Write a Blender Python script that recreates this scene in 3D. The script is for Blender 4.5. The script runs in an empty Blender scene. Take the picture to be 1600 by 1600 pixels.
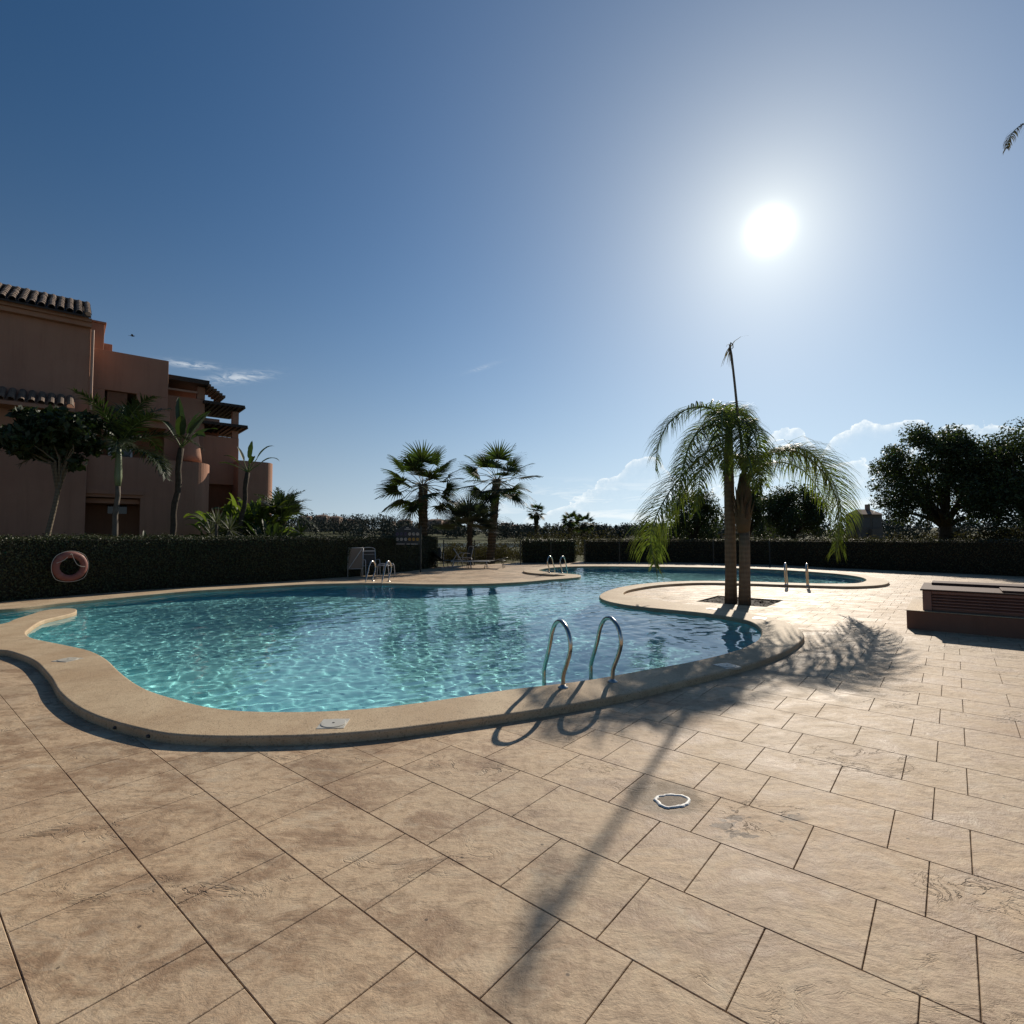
import bpy, bmesh, math, random
import numpy as np
from mathutils import Vector, Matrix, noise
from mathutils.geometry import delaunay_2d_cdt

random.seed(7); RNG = np.random.default_rng(7)
SC = bpy.context.scene
COL = SC.collection
R = math.radians

# ------------------------------------------------------------------ camera
FPX, CAMH = 833.0, 1.6
PITCH = math.atan2(34.5, FPX)
cam_d = bpy.data.cameras.new('camera'); cam = bpy.data.objects.new('camera', cam_d); COL.objects.link(cam)
cam_d.sensor_width = 36; cam_d.lens = 36 * FPX / 1600; cam_d.clip_start = 0.05; cam_d.clip_end = 6000
cam.location = (0, 0, CAMH); cam.rotation_euler = (math.pi / 2 + PITCH, 0, 0)
SC.camera = cam

# ------------------------------------------------------------------ sun, sky, exposure
SUN_EL, SUN_AZ = R(27.6), R(26.3)           # azimuth measured from +Y towards +X
SUN = Vector((math.sin(SUN_AZ) * math.cos(SUN_EL), math.cos(SUN_AZ) * math.cos(SUN_EL), math.sin(SUN_EL)))
sun_d = bpy.data.lights.new('sun', 'SUN'); sun_d.energy = 5.0; sun_d.angle = R(0.55); sun_d.color = (1.0, 0.9, 0.76)
sun = bpy.data.objects.new('sun', sun_d); COL.objects.link(sun)
sun.rotation_euler = SUN.to_track_quat('Z', 'Y').to_euler(); sun.location = (20, 40, 30)
sun_d.cycles.is_caustics_light = True

SC.view_settings.view_transform = 'Standard'; SC.view_settings.look = 'None'
SC.view_settings.gamma = 1.0; SC.view_settings.exposure = 0.0; SC.view_settings.use_curve_mapping = False

class NT:
    """tiny node-tree writer"""
    def __init__(s, tree): s.t = tree; s.n = tree.nodes; s.l = tree.links
    def new(s, ty, **kw):
        nd = s.n.new(ty)
        for k, v in kw.items(): setattr(nd, k, v)
        return nd
    def put(s, sock, v):
        if isinstance(v, bpy.types.NodeSocket): s.l.new(v, sock)
        elif v is not None:
            if hasattr(sock.default_value, '__len__') and not hasattr(v, '__len__'): v = (v,) * len(sock.default_value)
            if hasattr(sock.default_value, '__len__') and len(sock.default_value) == 4 and len(v) == 3: v = (*v, 1)
            sock.default_value = v
    def math(s, op, a, b=None, c=None, clamp=False):
        nd = s.new('ShaderNodeMath', operation=op, use_clamp=clamp)
        for i, v in enumerate((a, b, c)):
            if v is not None: s.put(nd.inputs[i], v)
        return nd.outputs[0]
    def vec(s, op, a, b=None, out=0):
        nd = s.new('ShaderNodeVectorMath', operation=op); s.put(nd.inputs[0], a)
        if b is not None: s.put(nd.inputs[3 if op == 'SCALE' else 1], b)
        return nd.outputs[out]
    def mix(s, f, a, b, mode='MIX'):
        nd = s.new('ShaderNodeMix', data_type='RGBA', blend_type=mode)
        s.put(nd.inputs[0], f); s.put(nd.inputs[6], a); s.put(nd.inputs[7], b); return nd.outputs[2]
    def noise(s, v, scale, detail=4, rough=.55, dist=0, dim='3D', w=None, color=False):
        nd = s.new('ShaderNodeTexNoise', noise_dimensions=dim)
        if v is not None: s.put(nd.inputs['Vector'], v)
        nd.inputs['Scale'].default_value = scale; nd.inputs['Detail'].default_value = detail
        nd.inputs['Roughness'].default_value = rough; nd.inputs['Distortion'].default_value = dist
        if w is not None and dim in ('1D', '4D'): s.put(nd.inputs['W'], w)
        return nd.outputs[1 if color else 0]
    def ramp(s, v, stops, mode='LINEAR'):
        nd = s.new('ShaderNodeValToRGB'); nd.color_ramp.interpolation = mode
        els = nd.color_ramp.elements
        while len(els) > 1: els.remove(els[0])
        for i, (p, c) in enumerate(stops):
            e = els[0] if i == 0 else els.new(p)
            e.position = p; e.color = (c, c, c, 1) if not hasattr(c, '__len__') else (*c[:3], 1)
        s.put(nd.inputs[0], v); return nd.outputs[0]
    def remap(s, v, a, b, c=0.0, d=1.0, smooth=False):
        nd = s.new('ShaderNodeMapRange', interpolation_type='SMOOTHSTEP' if smooth else 'LINEAR')
        for i, x in enumerate((v, a, b, c, d)): s.put(nd.inputs[i], x)
        return nd.outputs[0]
    def bump(s, h, strength=.5, dist=.01, normal=None):
        nd = s.new('ShaderNodeBump'); nd.inputs['Strength'].default_value = strength; nd.inputs['Distance'].default_value = dist
        s.put(nd.inputs['Height'], h)
        if normal is not None: s.l.new(normal, nd.inputs['Normal'])
        return nd.outputs[0]

world = bpy.data.worlds.new('World'); SC.world = world; world.use_nodes = True
w = NT(world.node_tree); w.n.clear()
sky = w.new('ShaderNodeTexSky', sky_type='NISHITA'); sky.sun_disc = False
sky.sun_elevation = SUN_EL; sky.sun_rotation = SUN_AZ; sky.altitude = 20; sky.air_density = 1.0; sky.dust_density = 0.12; sky.ozone_density = 3.0
D = w.new('ShaderNodeTexCoord').outputs['Generated']
dotn = w.vec('DOT_PRODUCT', D, tuple(SUN), out=1)
ang = w.math('MULTIPLY', w.math('ARCCOSINE', w.math('MINIMUM', dotn, 0.999999)), 180 / math.pi)   # degrees from the sun
def gexp(k, s, p=1.0):
    return w.math('MULTIPLY', w.math('EXPONENT', w.math('MULTIPLY', w.math('POWER', w.math('DIVIDE', ang, s), p), -1.0)), k)
WS_AUREOLE = 1.0
glow = w.math('ADD', w.math('ADD', gexp(40.0, .95, 1.6), gexp(7.0, 3.6, .85)), gexp(4.3, 19.0, 1.15))
glowc = w.vec('SCALE', (1.0, 0.97, 0.74), glow)
# the sky's own colour; near the horizon it is read a little higher up, where haze has not yet turned it yellow, and pales
sep = w.new('ShaderNodeSeparateXYZ'); w.l.new(D, sep.inputs[0])
az = w.math('MULTIPLY', w.math('ARCTAN2', sep.outputs[0], sep.outputs[1]), 180 / math.pi)
el = w.math('MULTIPLY', w.math('ARCSINE', sep.outputs[2]), 180 / math.pi)
up = w.new('ShaderNodeCombineXYZ'); w.l.new(sep.outputs[0], up.inputs[0]); w.l.new(sep.outputs[1], up.inputs[1])
w.put(up.inputs[2], w.math('SQRT', w.math('ADD', w.math('MULTIPLY', sep.outputs[2], sep.outputs[2]), .034)))
w.l.new(w.vec('NORMALIZE', up.outputs[0]), sky.inputs['Vector'])
sat = w.new('ShaderNodeHueSaturation'); sat.inputs['Saturation'].default_value = 1.3; sat.inputs['Value'].default_value = .84; w.l.new(sky.outputs[0], sat.inputs['Color'])
pale = w.math('MULTIPLY', w.math('EXPONENT', w.math('DIVIDE', w.math('ABSOLUTE', el), -9.0)), .88)
base = w.mix(pale, sat.outputs[0], w.vec('SCALE', (7.6, 8.9, 9.5), w.remap(ang, 75, 18, .78, 1.32)))
# clouds: banks of cumulus low over the horizon with sunlit rims, soft streaks under them, two wisps on the left
base = w.vec('SCALE', base, w.remap(ang, 85, 30, .70, 1.0))
clear = base
cv = w.new('ShaderNodeCombineXYZ'); w.l.new(az, cv.inputs[0]); w.l.new(el, cv.inputs[1])
def bank(points, seed, rimk, bodyk, fade, amp=1.3):
    """points: (azimuth, top elevation) of a bank's outline"""
    fc = w.new('ShaderNodeFloatCurve'); c = fc.mapping.curves[0]
    a0, a1 = points[0][0], points[-1][0]
    points = [(a, e - .85) for a, e in points]; c.points[0].location = (0, points[0][1] / 20); c.points[1].location = (1, points[-1][1] / 20)
    for a, e in points[1:-1]: c.points.new((a - a0) / (a1 - a0), e / 20)
    for p in c.points: p.handle_type = 'VECTOR'
    fc.mapping.update(); w.put(fc.inputs['Value'], w.math('DIVIDE', w.math('SUBTRACT', az, a0), a1 - a0, clamp=True))
    o = w.vec('ADD', cv.outputs[0], (seed, seed * 2.3, 0))
    fine = w.noise(o, 1.5, 5, .62, dim='2D', color=True); sx = w.new('ShaderNodeSeparateXYZ'); w.l.new(fine, sx.inputs[0])
    vo = w.new('ShaderNodeTexVoronoi', voronoi_dimensions='2D'); vo.inputs['Scale'].default_value = .55
    w.put(vo.inputs['Vector'], w.vec('ADD', o, w.vec('SCALE', fine, 1.1)))
    n = w.math('ADD', w.math('MULTIPLY', vo.outputs['Distance'], -1.0 * amp), w.math('MULTIPLY', sx.outputs[1], .9 * amp))
    d = w.math('SUBTRACT', w.math('ADD', w.math('MULTIPLY', fc.outputs[0], 20), n), el)
    edge = w.math('MULTIPLY', w.remap(d, 0, .14, smooth=True), w.math('MULTIPLY', w.remap(az, a0, a0 + .8), w.remap(az, a1, a1 - .8)))
    rim = w.math('MULTIPLY', w.math('MULTIPLY', edge, rimk), w.math('MULTIPLY', w.remap(sx.outputs[0], .38, .62, .3, 1), w.math('EXPONENT', w.math('MULTIPLY', d, -2.6))))
    body = w.math('MULTIPLY', w.math('MULTIPLY', edge, bodyk), w.math('EXPONENT', w.math('DIVIDE', d, -fade)))
    return rim, body, sx.outputs[2]
for pts, sd, rk, bk, fd, am in (
        ([(1, 2.0), (5, 4.0), (8.4, 5.4), (9.6, 6.6), (11.5, 7.4), (13.0, 8.9), (15.0, 9.0), (16.5, 6.9), (19, 5.0), (22, 5.6), (24.0, 8.8), (26.0, 10.6), (28.4, 10.8), (29.6, 9.5), (30.2, 7.6), (33, 7.4),
           (35.9, 7.0), (37.4, 8.8), (39, 9.9), (40.5, 9.6), (42, 9.9), (44.5, 9.3), (50, 7.5), (60, 6), (75, 4.0)], 3.1, .75, .24, 2.0, 1.0),
        ([(29.0, 6.0), (30.6, 9.0), (32.2, 10.4), (33.6, 10.9), (35.2, 10.5), (36.6, 10.9), (37.9, 10.6), (38.6, 9.0)], 21.7, .8, .45, .6, .7)):
    rim, body, nn = bank(pts, sd, rk, bk, fd, am)
    base = w.mix(body, base, w.mix(w.remap(nn, .35, .65), (5.6, 6.9, 8.0, 1), (8.6, 9.4, 10.0, 1)))
    base = w.mix(rim, base, (13.8, 13.8, 13.4, 1))
st = w.vec('MULTIPLY', cv.outputs[0], (.09, .55, 1)); sn = w.noise(st, 1.6, 5, .62, .4, dim='2D')
smask = w.math('MULTIPLY', w.math('MULTIPLY', w.remap(az, -8, 6), w.remap(az, 60, 30)), w.math('MULTIPLY', w.remap(el, 6.2, 3.4), w.remap(el, -1, .3)))
base = w.mix(w.math('MULTIPLY', w.math('MULTIPLY', w.remap(sn, .46, .62), smask), .6), base, (10.6, 11.2, 11.4, 1))
wn = w.remap(w.noise(w.vec('MULTIPLY', cv.outputs[0], (.5, 2.2, 1)), 1.5, 5, .65, .8, dim='2D'), .36, .6)
for (ca, ce, la, le, tilt, k) in ((-31.3, 15.35, 2.0, .28, .03, .62), (-27.4, 14.75, 2.4, .42, .22, .66), (-3.2, 17.5, 1.6, .2, .3, .18)):
    da = w.math('SUBTRACT', az, ca); de = w.math('SUBTRACT', w.math('SUBTRACT', el, ce), w.math('MULTIPLY', da, tilt))
    r2 = w.math('ADD', w.math('POWER', w.math('ABSOLUTE', w.math('DIVIDE', da, la)), 2), w.math('POWER', w.math('ABSOLUTE', w.math('DIVIDE', de, le)), 2))
    base = w.mix(w.math('MULTIPLY', w.math('MULTIPLY', w.math('EXPONENT', w.math('MULTIPLY', r2, -1)), wn), k), base, (8.6, 9.2, 9.8, 1))
WSTR = 0.085
bgs = []
for c_ in (clear, base):
    bg = w.new('ShaderNodeBackground'); bg.inputs['Strength'].default_value = WSTR
    w.l.new(w.vec('ADD', c_, glowc), bg.inputs['Color']); bgs.append(bg)
mxs = w.new('ShaderNodeMixShader')
w.put(mxs.inputs[0], w.math('MULTIPLY', w.math('LESS_THAN', el, 19.0), w.math('GREATER_THAN', el, -1.0)))   # clouds are only worked out low in the sky
w.l.new(bgs[0].outputs[0], mxs.inputs[1]); w.l.new(bgs[1].outputs[0], mxs.inputs[2])
wo = w.new('ShaderNodeOutputWorld'); w.l.new(mxs.outputs[0], wo.inputs['Surface'])
world.cycles.sampling_method = 'MANUAL'; world.cycles.sample_map_resolution = 512
SC.cycles.max_bounces = 14; SC.cycles.diffuse_bounces = 5; SC.cycles.glossy_bounces = 4
SC.cycles.transmission_bounces = 10; SC.cycles.transparent_max_bounces = 12
SC.cycles.sample_clamp_indirect = 6.0; SC.cycles.sample_clamp_direct = 0
SC.cycles.use_denoising = True
SC.cycles.caustics_refractive = True; SC.cycles.caustics_reflective = False; SC.cycles.blur_glossy = 0.3

# ------------------------------------------------------------------ pixel of the 1600 px photograph -> point of the place
def ray(x, y):
    dx, dy = x - 800.0, 800.0 - y
    c, s = math.cos(PITCH), math.sin(PITCH)
    return Vector((dx, FPX * c - dy * s, FPX * s + dy * c))
def P(x, y, z=0.0):
    r = ray(x, y); t = (z - CAMH) / r.z
    return Vector((r.x * t, r.y * t, z))
def PD(x, y, Y):
    r = ray(x, y); t = Y / r.y
    return Vector((r.x * t, Y, CAMH + r.z * t))

# ------------------------------------------------------------------ object helpers
def tag(o, label=None, cat=None, group=None, kind=None):
    if label: o['label'] = label
    if cat: o['category'] = cat
    if group: o['group'] = group
    if kind: o['kind'] = kind
    return o
def thing(name, label, cat, loc=(0, 0, 0), rz=0.0, group=None):
    o = bpy.data.objects.new(name, None); COL.objects.link(o); o.empty_display_size = .2
    o.location = loc; o.rotation_euler = (0, 0, rz)
    return tag(o, label, cat, group)
def link(name, me, parent=None):
    o = bpy.data.objects.new(name, me); COL.objects.link(o)
    if parent is not None: o.parent = parent
    return o
class MB:
    """mesh builder: collects vertices and faces, then links ONE mesh object"""
    def __init__(s): s.v = []; s.f = []; s.m = []
    def add(s, vs, fs, mi=0):
        b = len(s.v); s.v.extend([tuple(p) for p in vs]); s.f.extend([tuple(b + i for i in f) for f in fs]); s.m.extend([mi] * len(fs)); return s
    def box(s, lo, hi, M=None, mi=0):
        x0, y0, z0 = lo; x1, y1, z1 = hi
        vs = [Vector(p) for p in ((x0,y0,z0),(x1,y0,z0),(x1,y1,z0),(x0,y1,z0),(x0,y0,z1),(x1,y0,z1),(x1,y1,z1),(x0,y1,z1))]
        if M is not None: vs = [M @ p for p in vs]
        return s.add(vs, [(0,3,2,1),(4,5,6,7),(0,1,5,4),(1,2,6,5),(2,3,7,6),(3,0,4,7)], mi)
    def tube(s, pts, rad, n=8, cap=True, mi=0, flat=1.0):
        pts = [Vector(p) for p in pts]; rad = rad if hasattr(rad, '__len__') else [rad] * len(pts)
        b = len(s.v); prev = None
        for i, p in enumerate(pts):
            t = (pts[min(i + 1, len(pts) - 1)] - pts[max(i - 1, 0)])
            t = t.normalized() if t.length > 1e-9 else Vector((0, 0, 1))
            if prev is None:
                a = t.cross(Vector((0, 0, 1)))
                if a.length < 1e-3: a = t.cross(Vector((0, 1, 0)))
            else: a = prev - t * prev.dot(t)
            a.normalize(); prev = a; c = t.cross(a)
            for k in range(n):
                an = 2 * math.pi * k / n
                s.v.append(tuple(p + (a * math.cos(an) + c * math.sin(an) * flat) * rad[i]))
        for i in range(len(pts) - 1):
            for k in range(n):
                q = b + i * n; k2 = (k + 1) % n
                s.f.append((q + k, q + k2, q + n + k2, q + n + k)); s.m.append(mi)
        if cap:
            s.f.append(tuple(b + k for k in reversed(range(n)))); s.m.append(mi)
            s.f.append(tuple(b + (len(pts) - 1) * n + k for k in range(n))); s.m.append(mi)
        return s
    def lathe(s, prof, c=(0, 0, 0), n=16, M=None, mi=0):
        b = len(s.v)
        for r, z in prof:
            for k in range(n):
                a = 2 * math.pi * k / n; p = Vector((c[0] + r * math.cos(a), c[1] + r * math.sin(a), c[2] + z))
                s.v.append(tuple(M @ p if M is not None else p))
        for i in range(len(prof) - 1):
            for k in range(n):
                q = b + i * n; k2 = (k + 1) % n
                s.f.append((q + k, q + k2, q + n + k2, q + n + k)); s.m.append(mi)
        s.f.append(tuple(b + k for k in reversed(range(n)))); s.m.append(mi)
        s.f.append(tuple(b + (len(prof) - 1) * n + k for k in range(n))); s.m.append(mi)
        return s
    def prism(s, poly, z0, z1, M=None, mi=0):
        n = len(poly); vs = [Vector((x, y, z)) for z in (z0, z1) for x, y in poly]
        if M is not None: vs = [M @ p for p in vs]
        fs = [tuple(reversed(range(n))), tuple(range(n, 2 * n))] + [(i, (i + 1) % n, n + (i + 1) % n, n + i) for i in range(n)]
        return s.add(vs, fs, mi)
    def mesh(s, name, mats, smooth=False):
        me = bpy.data.meshes.new(name); me.from_pydata(s.v, [], s.f)
        for m in (mats if isinstance(mats, (list, tuple)) else [mats]): me.materials.append(m)
        if any(s.m): me.polygons.foreach_set('material_index', s.m)
        if smooth: me.shade_smooth()
        me.update(); return me
    def build(s, name, mats, parent=None, smooth=False, bevel=0, loc=None):
        o = link(name, s.mesh(name, mats, smooth), parent)
        if bevel:
            md = o.modifiers.new('bevel', 'BEVEL'); md.width = bevel; md.segments = 2; md.limit_method = 'ANGLE'
        if loc is not None: o.location = loc
        return o
def np_mesh(name, V, F, mats, mi=None, smooth=False):
    """fast mesh from numpy arrays; F is (n,3) or (n,4)"""
    me = bpy.data.meshes.new(name); V = np.asarray(V, np.float32); F = np.asarray(F, np.int32); k = F.shape[1]
    me.vertices.add(len(V)); me.vertices.foreach_set('co', V.ravel())
    me.loops.add(F.size); me.loops.foreach_set('vertex_index', F.ravel())
    me.polygons.add(len(F)); me.polygons.foreach_set('loop_start', np.arange(0, F.size, k, dtype=np.int32))
    me.polygons.foreach_set('loop_total', np.full(len(F), k, np.int32))
    for m in (mats if isinstance(mats, (list, tuple)) else [mats]): me.materials.append(m)
    if mi is not None: me.polygons.foreach_set('material_index', np.asarray(mi, np.int32))
    if smooth: me.polygons.foreach_set('use_smooth', np.ones(len(F), bool))
    me.update(calc_edges=True); return me

# ------------------------------------------------------------------ materials
def mat(name, color=(.5, .5, .5), rough=.6, metal=0.0, spec=.5, var=None, varscale=5.0, bump=0.0, bscale=40.0, trans=0.0, island=0.0, coat=0.0):
    m = bpy.data.materials.new(name); m.use_nodes = True; t = NT(m.node_tree)
    b = t.n['Principled BSDF']; b.inputs['Roughness'].default_value = rough; b.inputs['Metallic'].default_value = metal
    b.inputs['Specular IOR Level'].default_value = spec; b.inputs['Coat Weight'].default_value = coat
    geo = t.new('ShaderNodeNewGeometry'); pos = geo.outputs['Position']
    c = (*color, 1)
    if var:
        f = t.remap(t.noise(pos, varscale, 5, .6), .3, .7)
        c = t.mix(f, c, (*var, 1))
    if island:
        hs = t.new('ShaderNodeHueSaturation'); t.put(hs.inputs['Color'], c)
        t.put(hs.inputs['Value'], t.remap(geo.outputs['Random Per Island'], 0, 1, 1 - island, 1 + island))
        t.put(hs.inputs['Hue'], t.remap(geo.outputs['Random Per Island'], 0, 1, .5 - island * .04, .5 + island * .04)); c = hs.outputs[0]
    t.put(b.inputs['Base Color'], c)
    if bump:
        t.l.new(t.bump(t.noise(pos, bscale, 6, .6), bump, .01), b.inputs['Normal'])
    if trans:
        tr = t.new('ShaderNodeBsdfTranslucent'); t.put(tr.inputs[0], t.mix(1.0, c, (1.5, 1.7, .75, 1), 'MULTIPLY'))
        mx = t.new('ShaderNodeMixShader'); mx.inputs[0].default_value = trans
        t.l.new(b.outputs[0], mx.inputs[1]); t.l.new(tr.outputs[0], mx.inputs[2])
        t.l.new(mx.outputs[0], t.n['Material Output'].inputs[0])
    return m

# ------------------------------------------------------------------ the pool's outline, read on the photograph at the coping's height
CZ, WZ, PD_ = 0.075, 0.008, -1.1          # coping top, water level, pool floor
def wl(pts, z=CZ): return [tuple(P(x, y, z).xy) for x, y in pts]
inner = wl([(0,975),(20,968),(50,959),(68,953.5),(90,951),(112,950.2),(119,951),(120.3,953.5),(116,957),(90,963.5),(70,968),(56,975),(45,983),(40,988),(43,992.5),(52,997),(80,1003),(110,1009),
 (140,1016),(158,1024),(170,1032),(184,1046),(200,1059),(220,1072),(240,1081),(270,1090),(320,1103),(375,1110),(450,1111.5),(520,1110),(600,1104),
 (700,1091),(792,1077),(845,1071),(918,1062),(964,1054),(1020,1044),(1072,1035),(1125,1023),(1160,1012),(1183,1000),(1190,987),(1184,977),(1167,969),
 (1125,961),(1090,956.5),(1037,951.5),(985,946),(950,939.5),(937,933.5),(938,928.5),(950,922.5),(970,917),(1000,912.4),(1040,909),(1100,907.4),(1175,908.6),(1220,910),(1280,911.6),
 (1334,911.2),(1352,907.6),(1352,904),(1340,900.5),(1310,896.6),(1250,892),(1190,888.8),(1130,887),(1070,885.8),(1010,885.2),(950,884.6),(900,884.8),(868,886.2),(846,888.8),
 (841,890.6),(848,892.6),(866,894.5),(888,896.4),(902,897.4),(907.5,898.8),(906,900.6),(896,902.4),(880,903.8),(860,905.2),(820,908.8),(780,911.2),(740,912.4),(706,912.8),(659,912.6),(612,911.4),(566,911),
 (487,912.6),(425,915.6),(362,919.4),(300,923),(240,928),(160,935.5),(80,943.4),(0,952)]) + [(-13.2,9.6),(-14.2,8.0),(-13.2,6.6),(-11.6,6.5),(-10.2,7.6)]
outer = wl([(0,1015),(20,1019),(40,1025.6),(56,1034),(70,1048),(80,1060),(90,1078),(104,1092),(124,1106),(150,1118),(180,1128),(220,1138),(260,1146),(320,1149.6),
 (400,1150),(500,1147.5),(600,1140),(700,1127.5),(800,1114),(900,1098.5),(985,1082.5),(1055,1066),(1125,1049.5),(1195,1029.5),(1230,1015.5),(1251,1001.5),(1257,993),
 (1250,983),(1235,974),(1205,965),(1175,958.5),(1145,952.5),(1100,946.5),(1055,941),(1019,936),(986,931.5),(975,928.6),(974.5,925.5),(981,922),(1000,918),(1025,914.4),(1060,911.7),(1100,910.4),
 (1175,911.8),(1220,913.4),(1280,915),(1325,916.2),(1370,914.6),(1388,911.2),(1385,906),(1355,899.6),(1325,895.2),(1280,891.6),(1220,888),(1130,884.4),(1010,882.4),(950,881.8),(905,881.6),(870,883),
 (840,886.4),(822,889.4),(817.5,891.8),(823,894.2),(842,896.2),(864,897.5),(882,898.4),(882,899.4),(860,901.2),(820,905.2),(780,908.2),(740,909.6),(706,910.2),(659,909.8),(612,908.6),(566,908),
 (487,909.4),(425,912),(362,915.6),(300,919),(240,923.6),(160,930),(80,937),(0,944)]) + [(-13.6,10.3),(-15.1,8.6),(-14.8,6.4),(-12.4,5.4),(-9.6,5.6)]
def smooth_loop(pts, step=.09):
    n = len(pts); out = []
    for i in range(n):
        p0, p1, p2, p3 = (Vector(pts[(i + k - 1) % n]) for k in range(4))
        m = max(2, int((p2 - p1).length / step))
        d01, d12, d23 = (max(1e-4, (a - b).length) ** .5 for a, b in ((p1, p0), (p2, p1), (p3, p2)))
        for k in range(m):                        # centripetal Catmull-Rom
            t0, t1 = 0.0, d01; t2 = t1 + d12; t3 = t2 + d23; t = t1 + (t2 - t1) * k / m
            A1 = p0 * ((t1 - t) / (t1 - t0)) + p1 * ((t - t0) / (t1 - t0)); A2 = p1 * ((t2 - t) / (t2 - t1)) + p2 * ((t - t1) / (t2 - t1))
            A3 = p2 * ((t3 - t) / (t3 - t2)) + p3 * ((t - t2) / (t3 - t2))
            B1 = A1 * ((t2 - t) / (t2 - t0)) + A2 * ((t - t0) / (t2 - t0)); B2 = A2 * ((t3 - t) / (t3 - t1)) + A3 * ((t - t1) / (t3 - t1))
            out.append(tuple(B1 * ((t2 - t) / (t2 - t1)) + B2 * ((t - t1) / (t2 - t1))))
    a = np.array(out)
    for _ in range(2): a = (np.roll(a, 1, 0) + 2 * a + np.roll(a, -1, 0)) / 4
    area = .5 * np.sum(a[:, 0] * np.roll(a[:, 1], -1) - np.roll(a[:, 0], -1) * a[:, 1])
    return a if area > 0 else a[::-1]             # counter-clockwise
IN = smooth_loop(inner); OUT = smooth_loop(outer)
def offset(a, d):
    t = np.roll(a, -1, 0) - np.roll(a, 1, 0); t /= np.linalg.norm(t, axis=1)[:, None] + 1e-9
    return a + np.stack([t[:, 1], -t[:, 0]], 1) * d       # d > 0 grows a counter-clockwise loop
def inside(pts, loop):
    pts = np.asarray(pts, float); res = np.zeros(len(pts), bool); x, y = pts[:, 0], pts[:, 1]
    a, b = loop, np.roll(loop, -1, 0)
    for (x0, y0), (x1, y1) in zip(a, b):
        c = (y0 > y) != (y1 > y)
        if c.any(): res[c] ^= x[c] < (x1 - x0) * (y[c] - y0) / (y1 - y0) + x0
    return res
def dist_loop(pts, loop):
    pts = np.asarray(pts, float); best = np.full(len(pts), 1e9)
    for i in range(0, len(loop)):
        a = loop[i]; b = loop[(i + 1) % len(loop)]; ab = b - a; L = ab @ ab + 1e-12
        t = np.clip(((pts - a) @ ab) / L, 0, 1); d = np.linalg.norm(pts - a - t[:, None] * ab, axis=1); best = np.minimum(best, d)
    return best
def cdt_region(loops, keep):
    """triangulate the plane region bounded by loops, keep triangles whose centre passes keep()"""
    vs = [Vector(p) for l in loops for p in l]; es = []; b = 0
    for l in loops: es += [(b + i, b + (i + 1) % len(l)) for i in range(len(l))]; b += len(l)
    V, E, F, *_ = delaunay_2d_cdt(vs, es, [], 0, 1e-5)
    V = np.array([tuple(v) for v in V]); F = [f for f in F if len(f) == 3]
    cen = np.array([V[list(f)].mean(0) for f in F]); k = keep(cen)
    F = [f if np.cross(V[f[1]] - V[f[0]], V[f[2]] - V[f[0]]) > 0 else (f[0], f[2], f[1]) for f, q in zip(F, k) if q]
    return V, F

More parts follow.
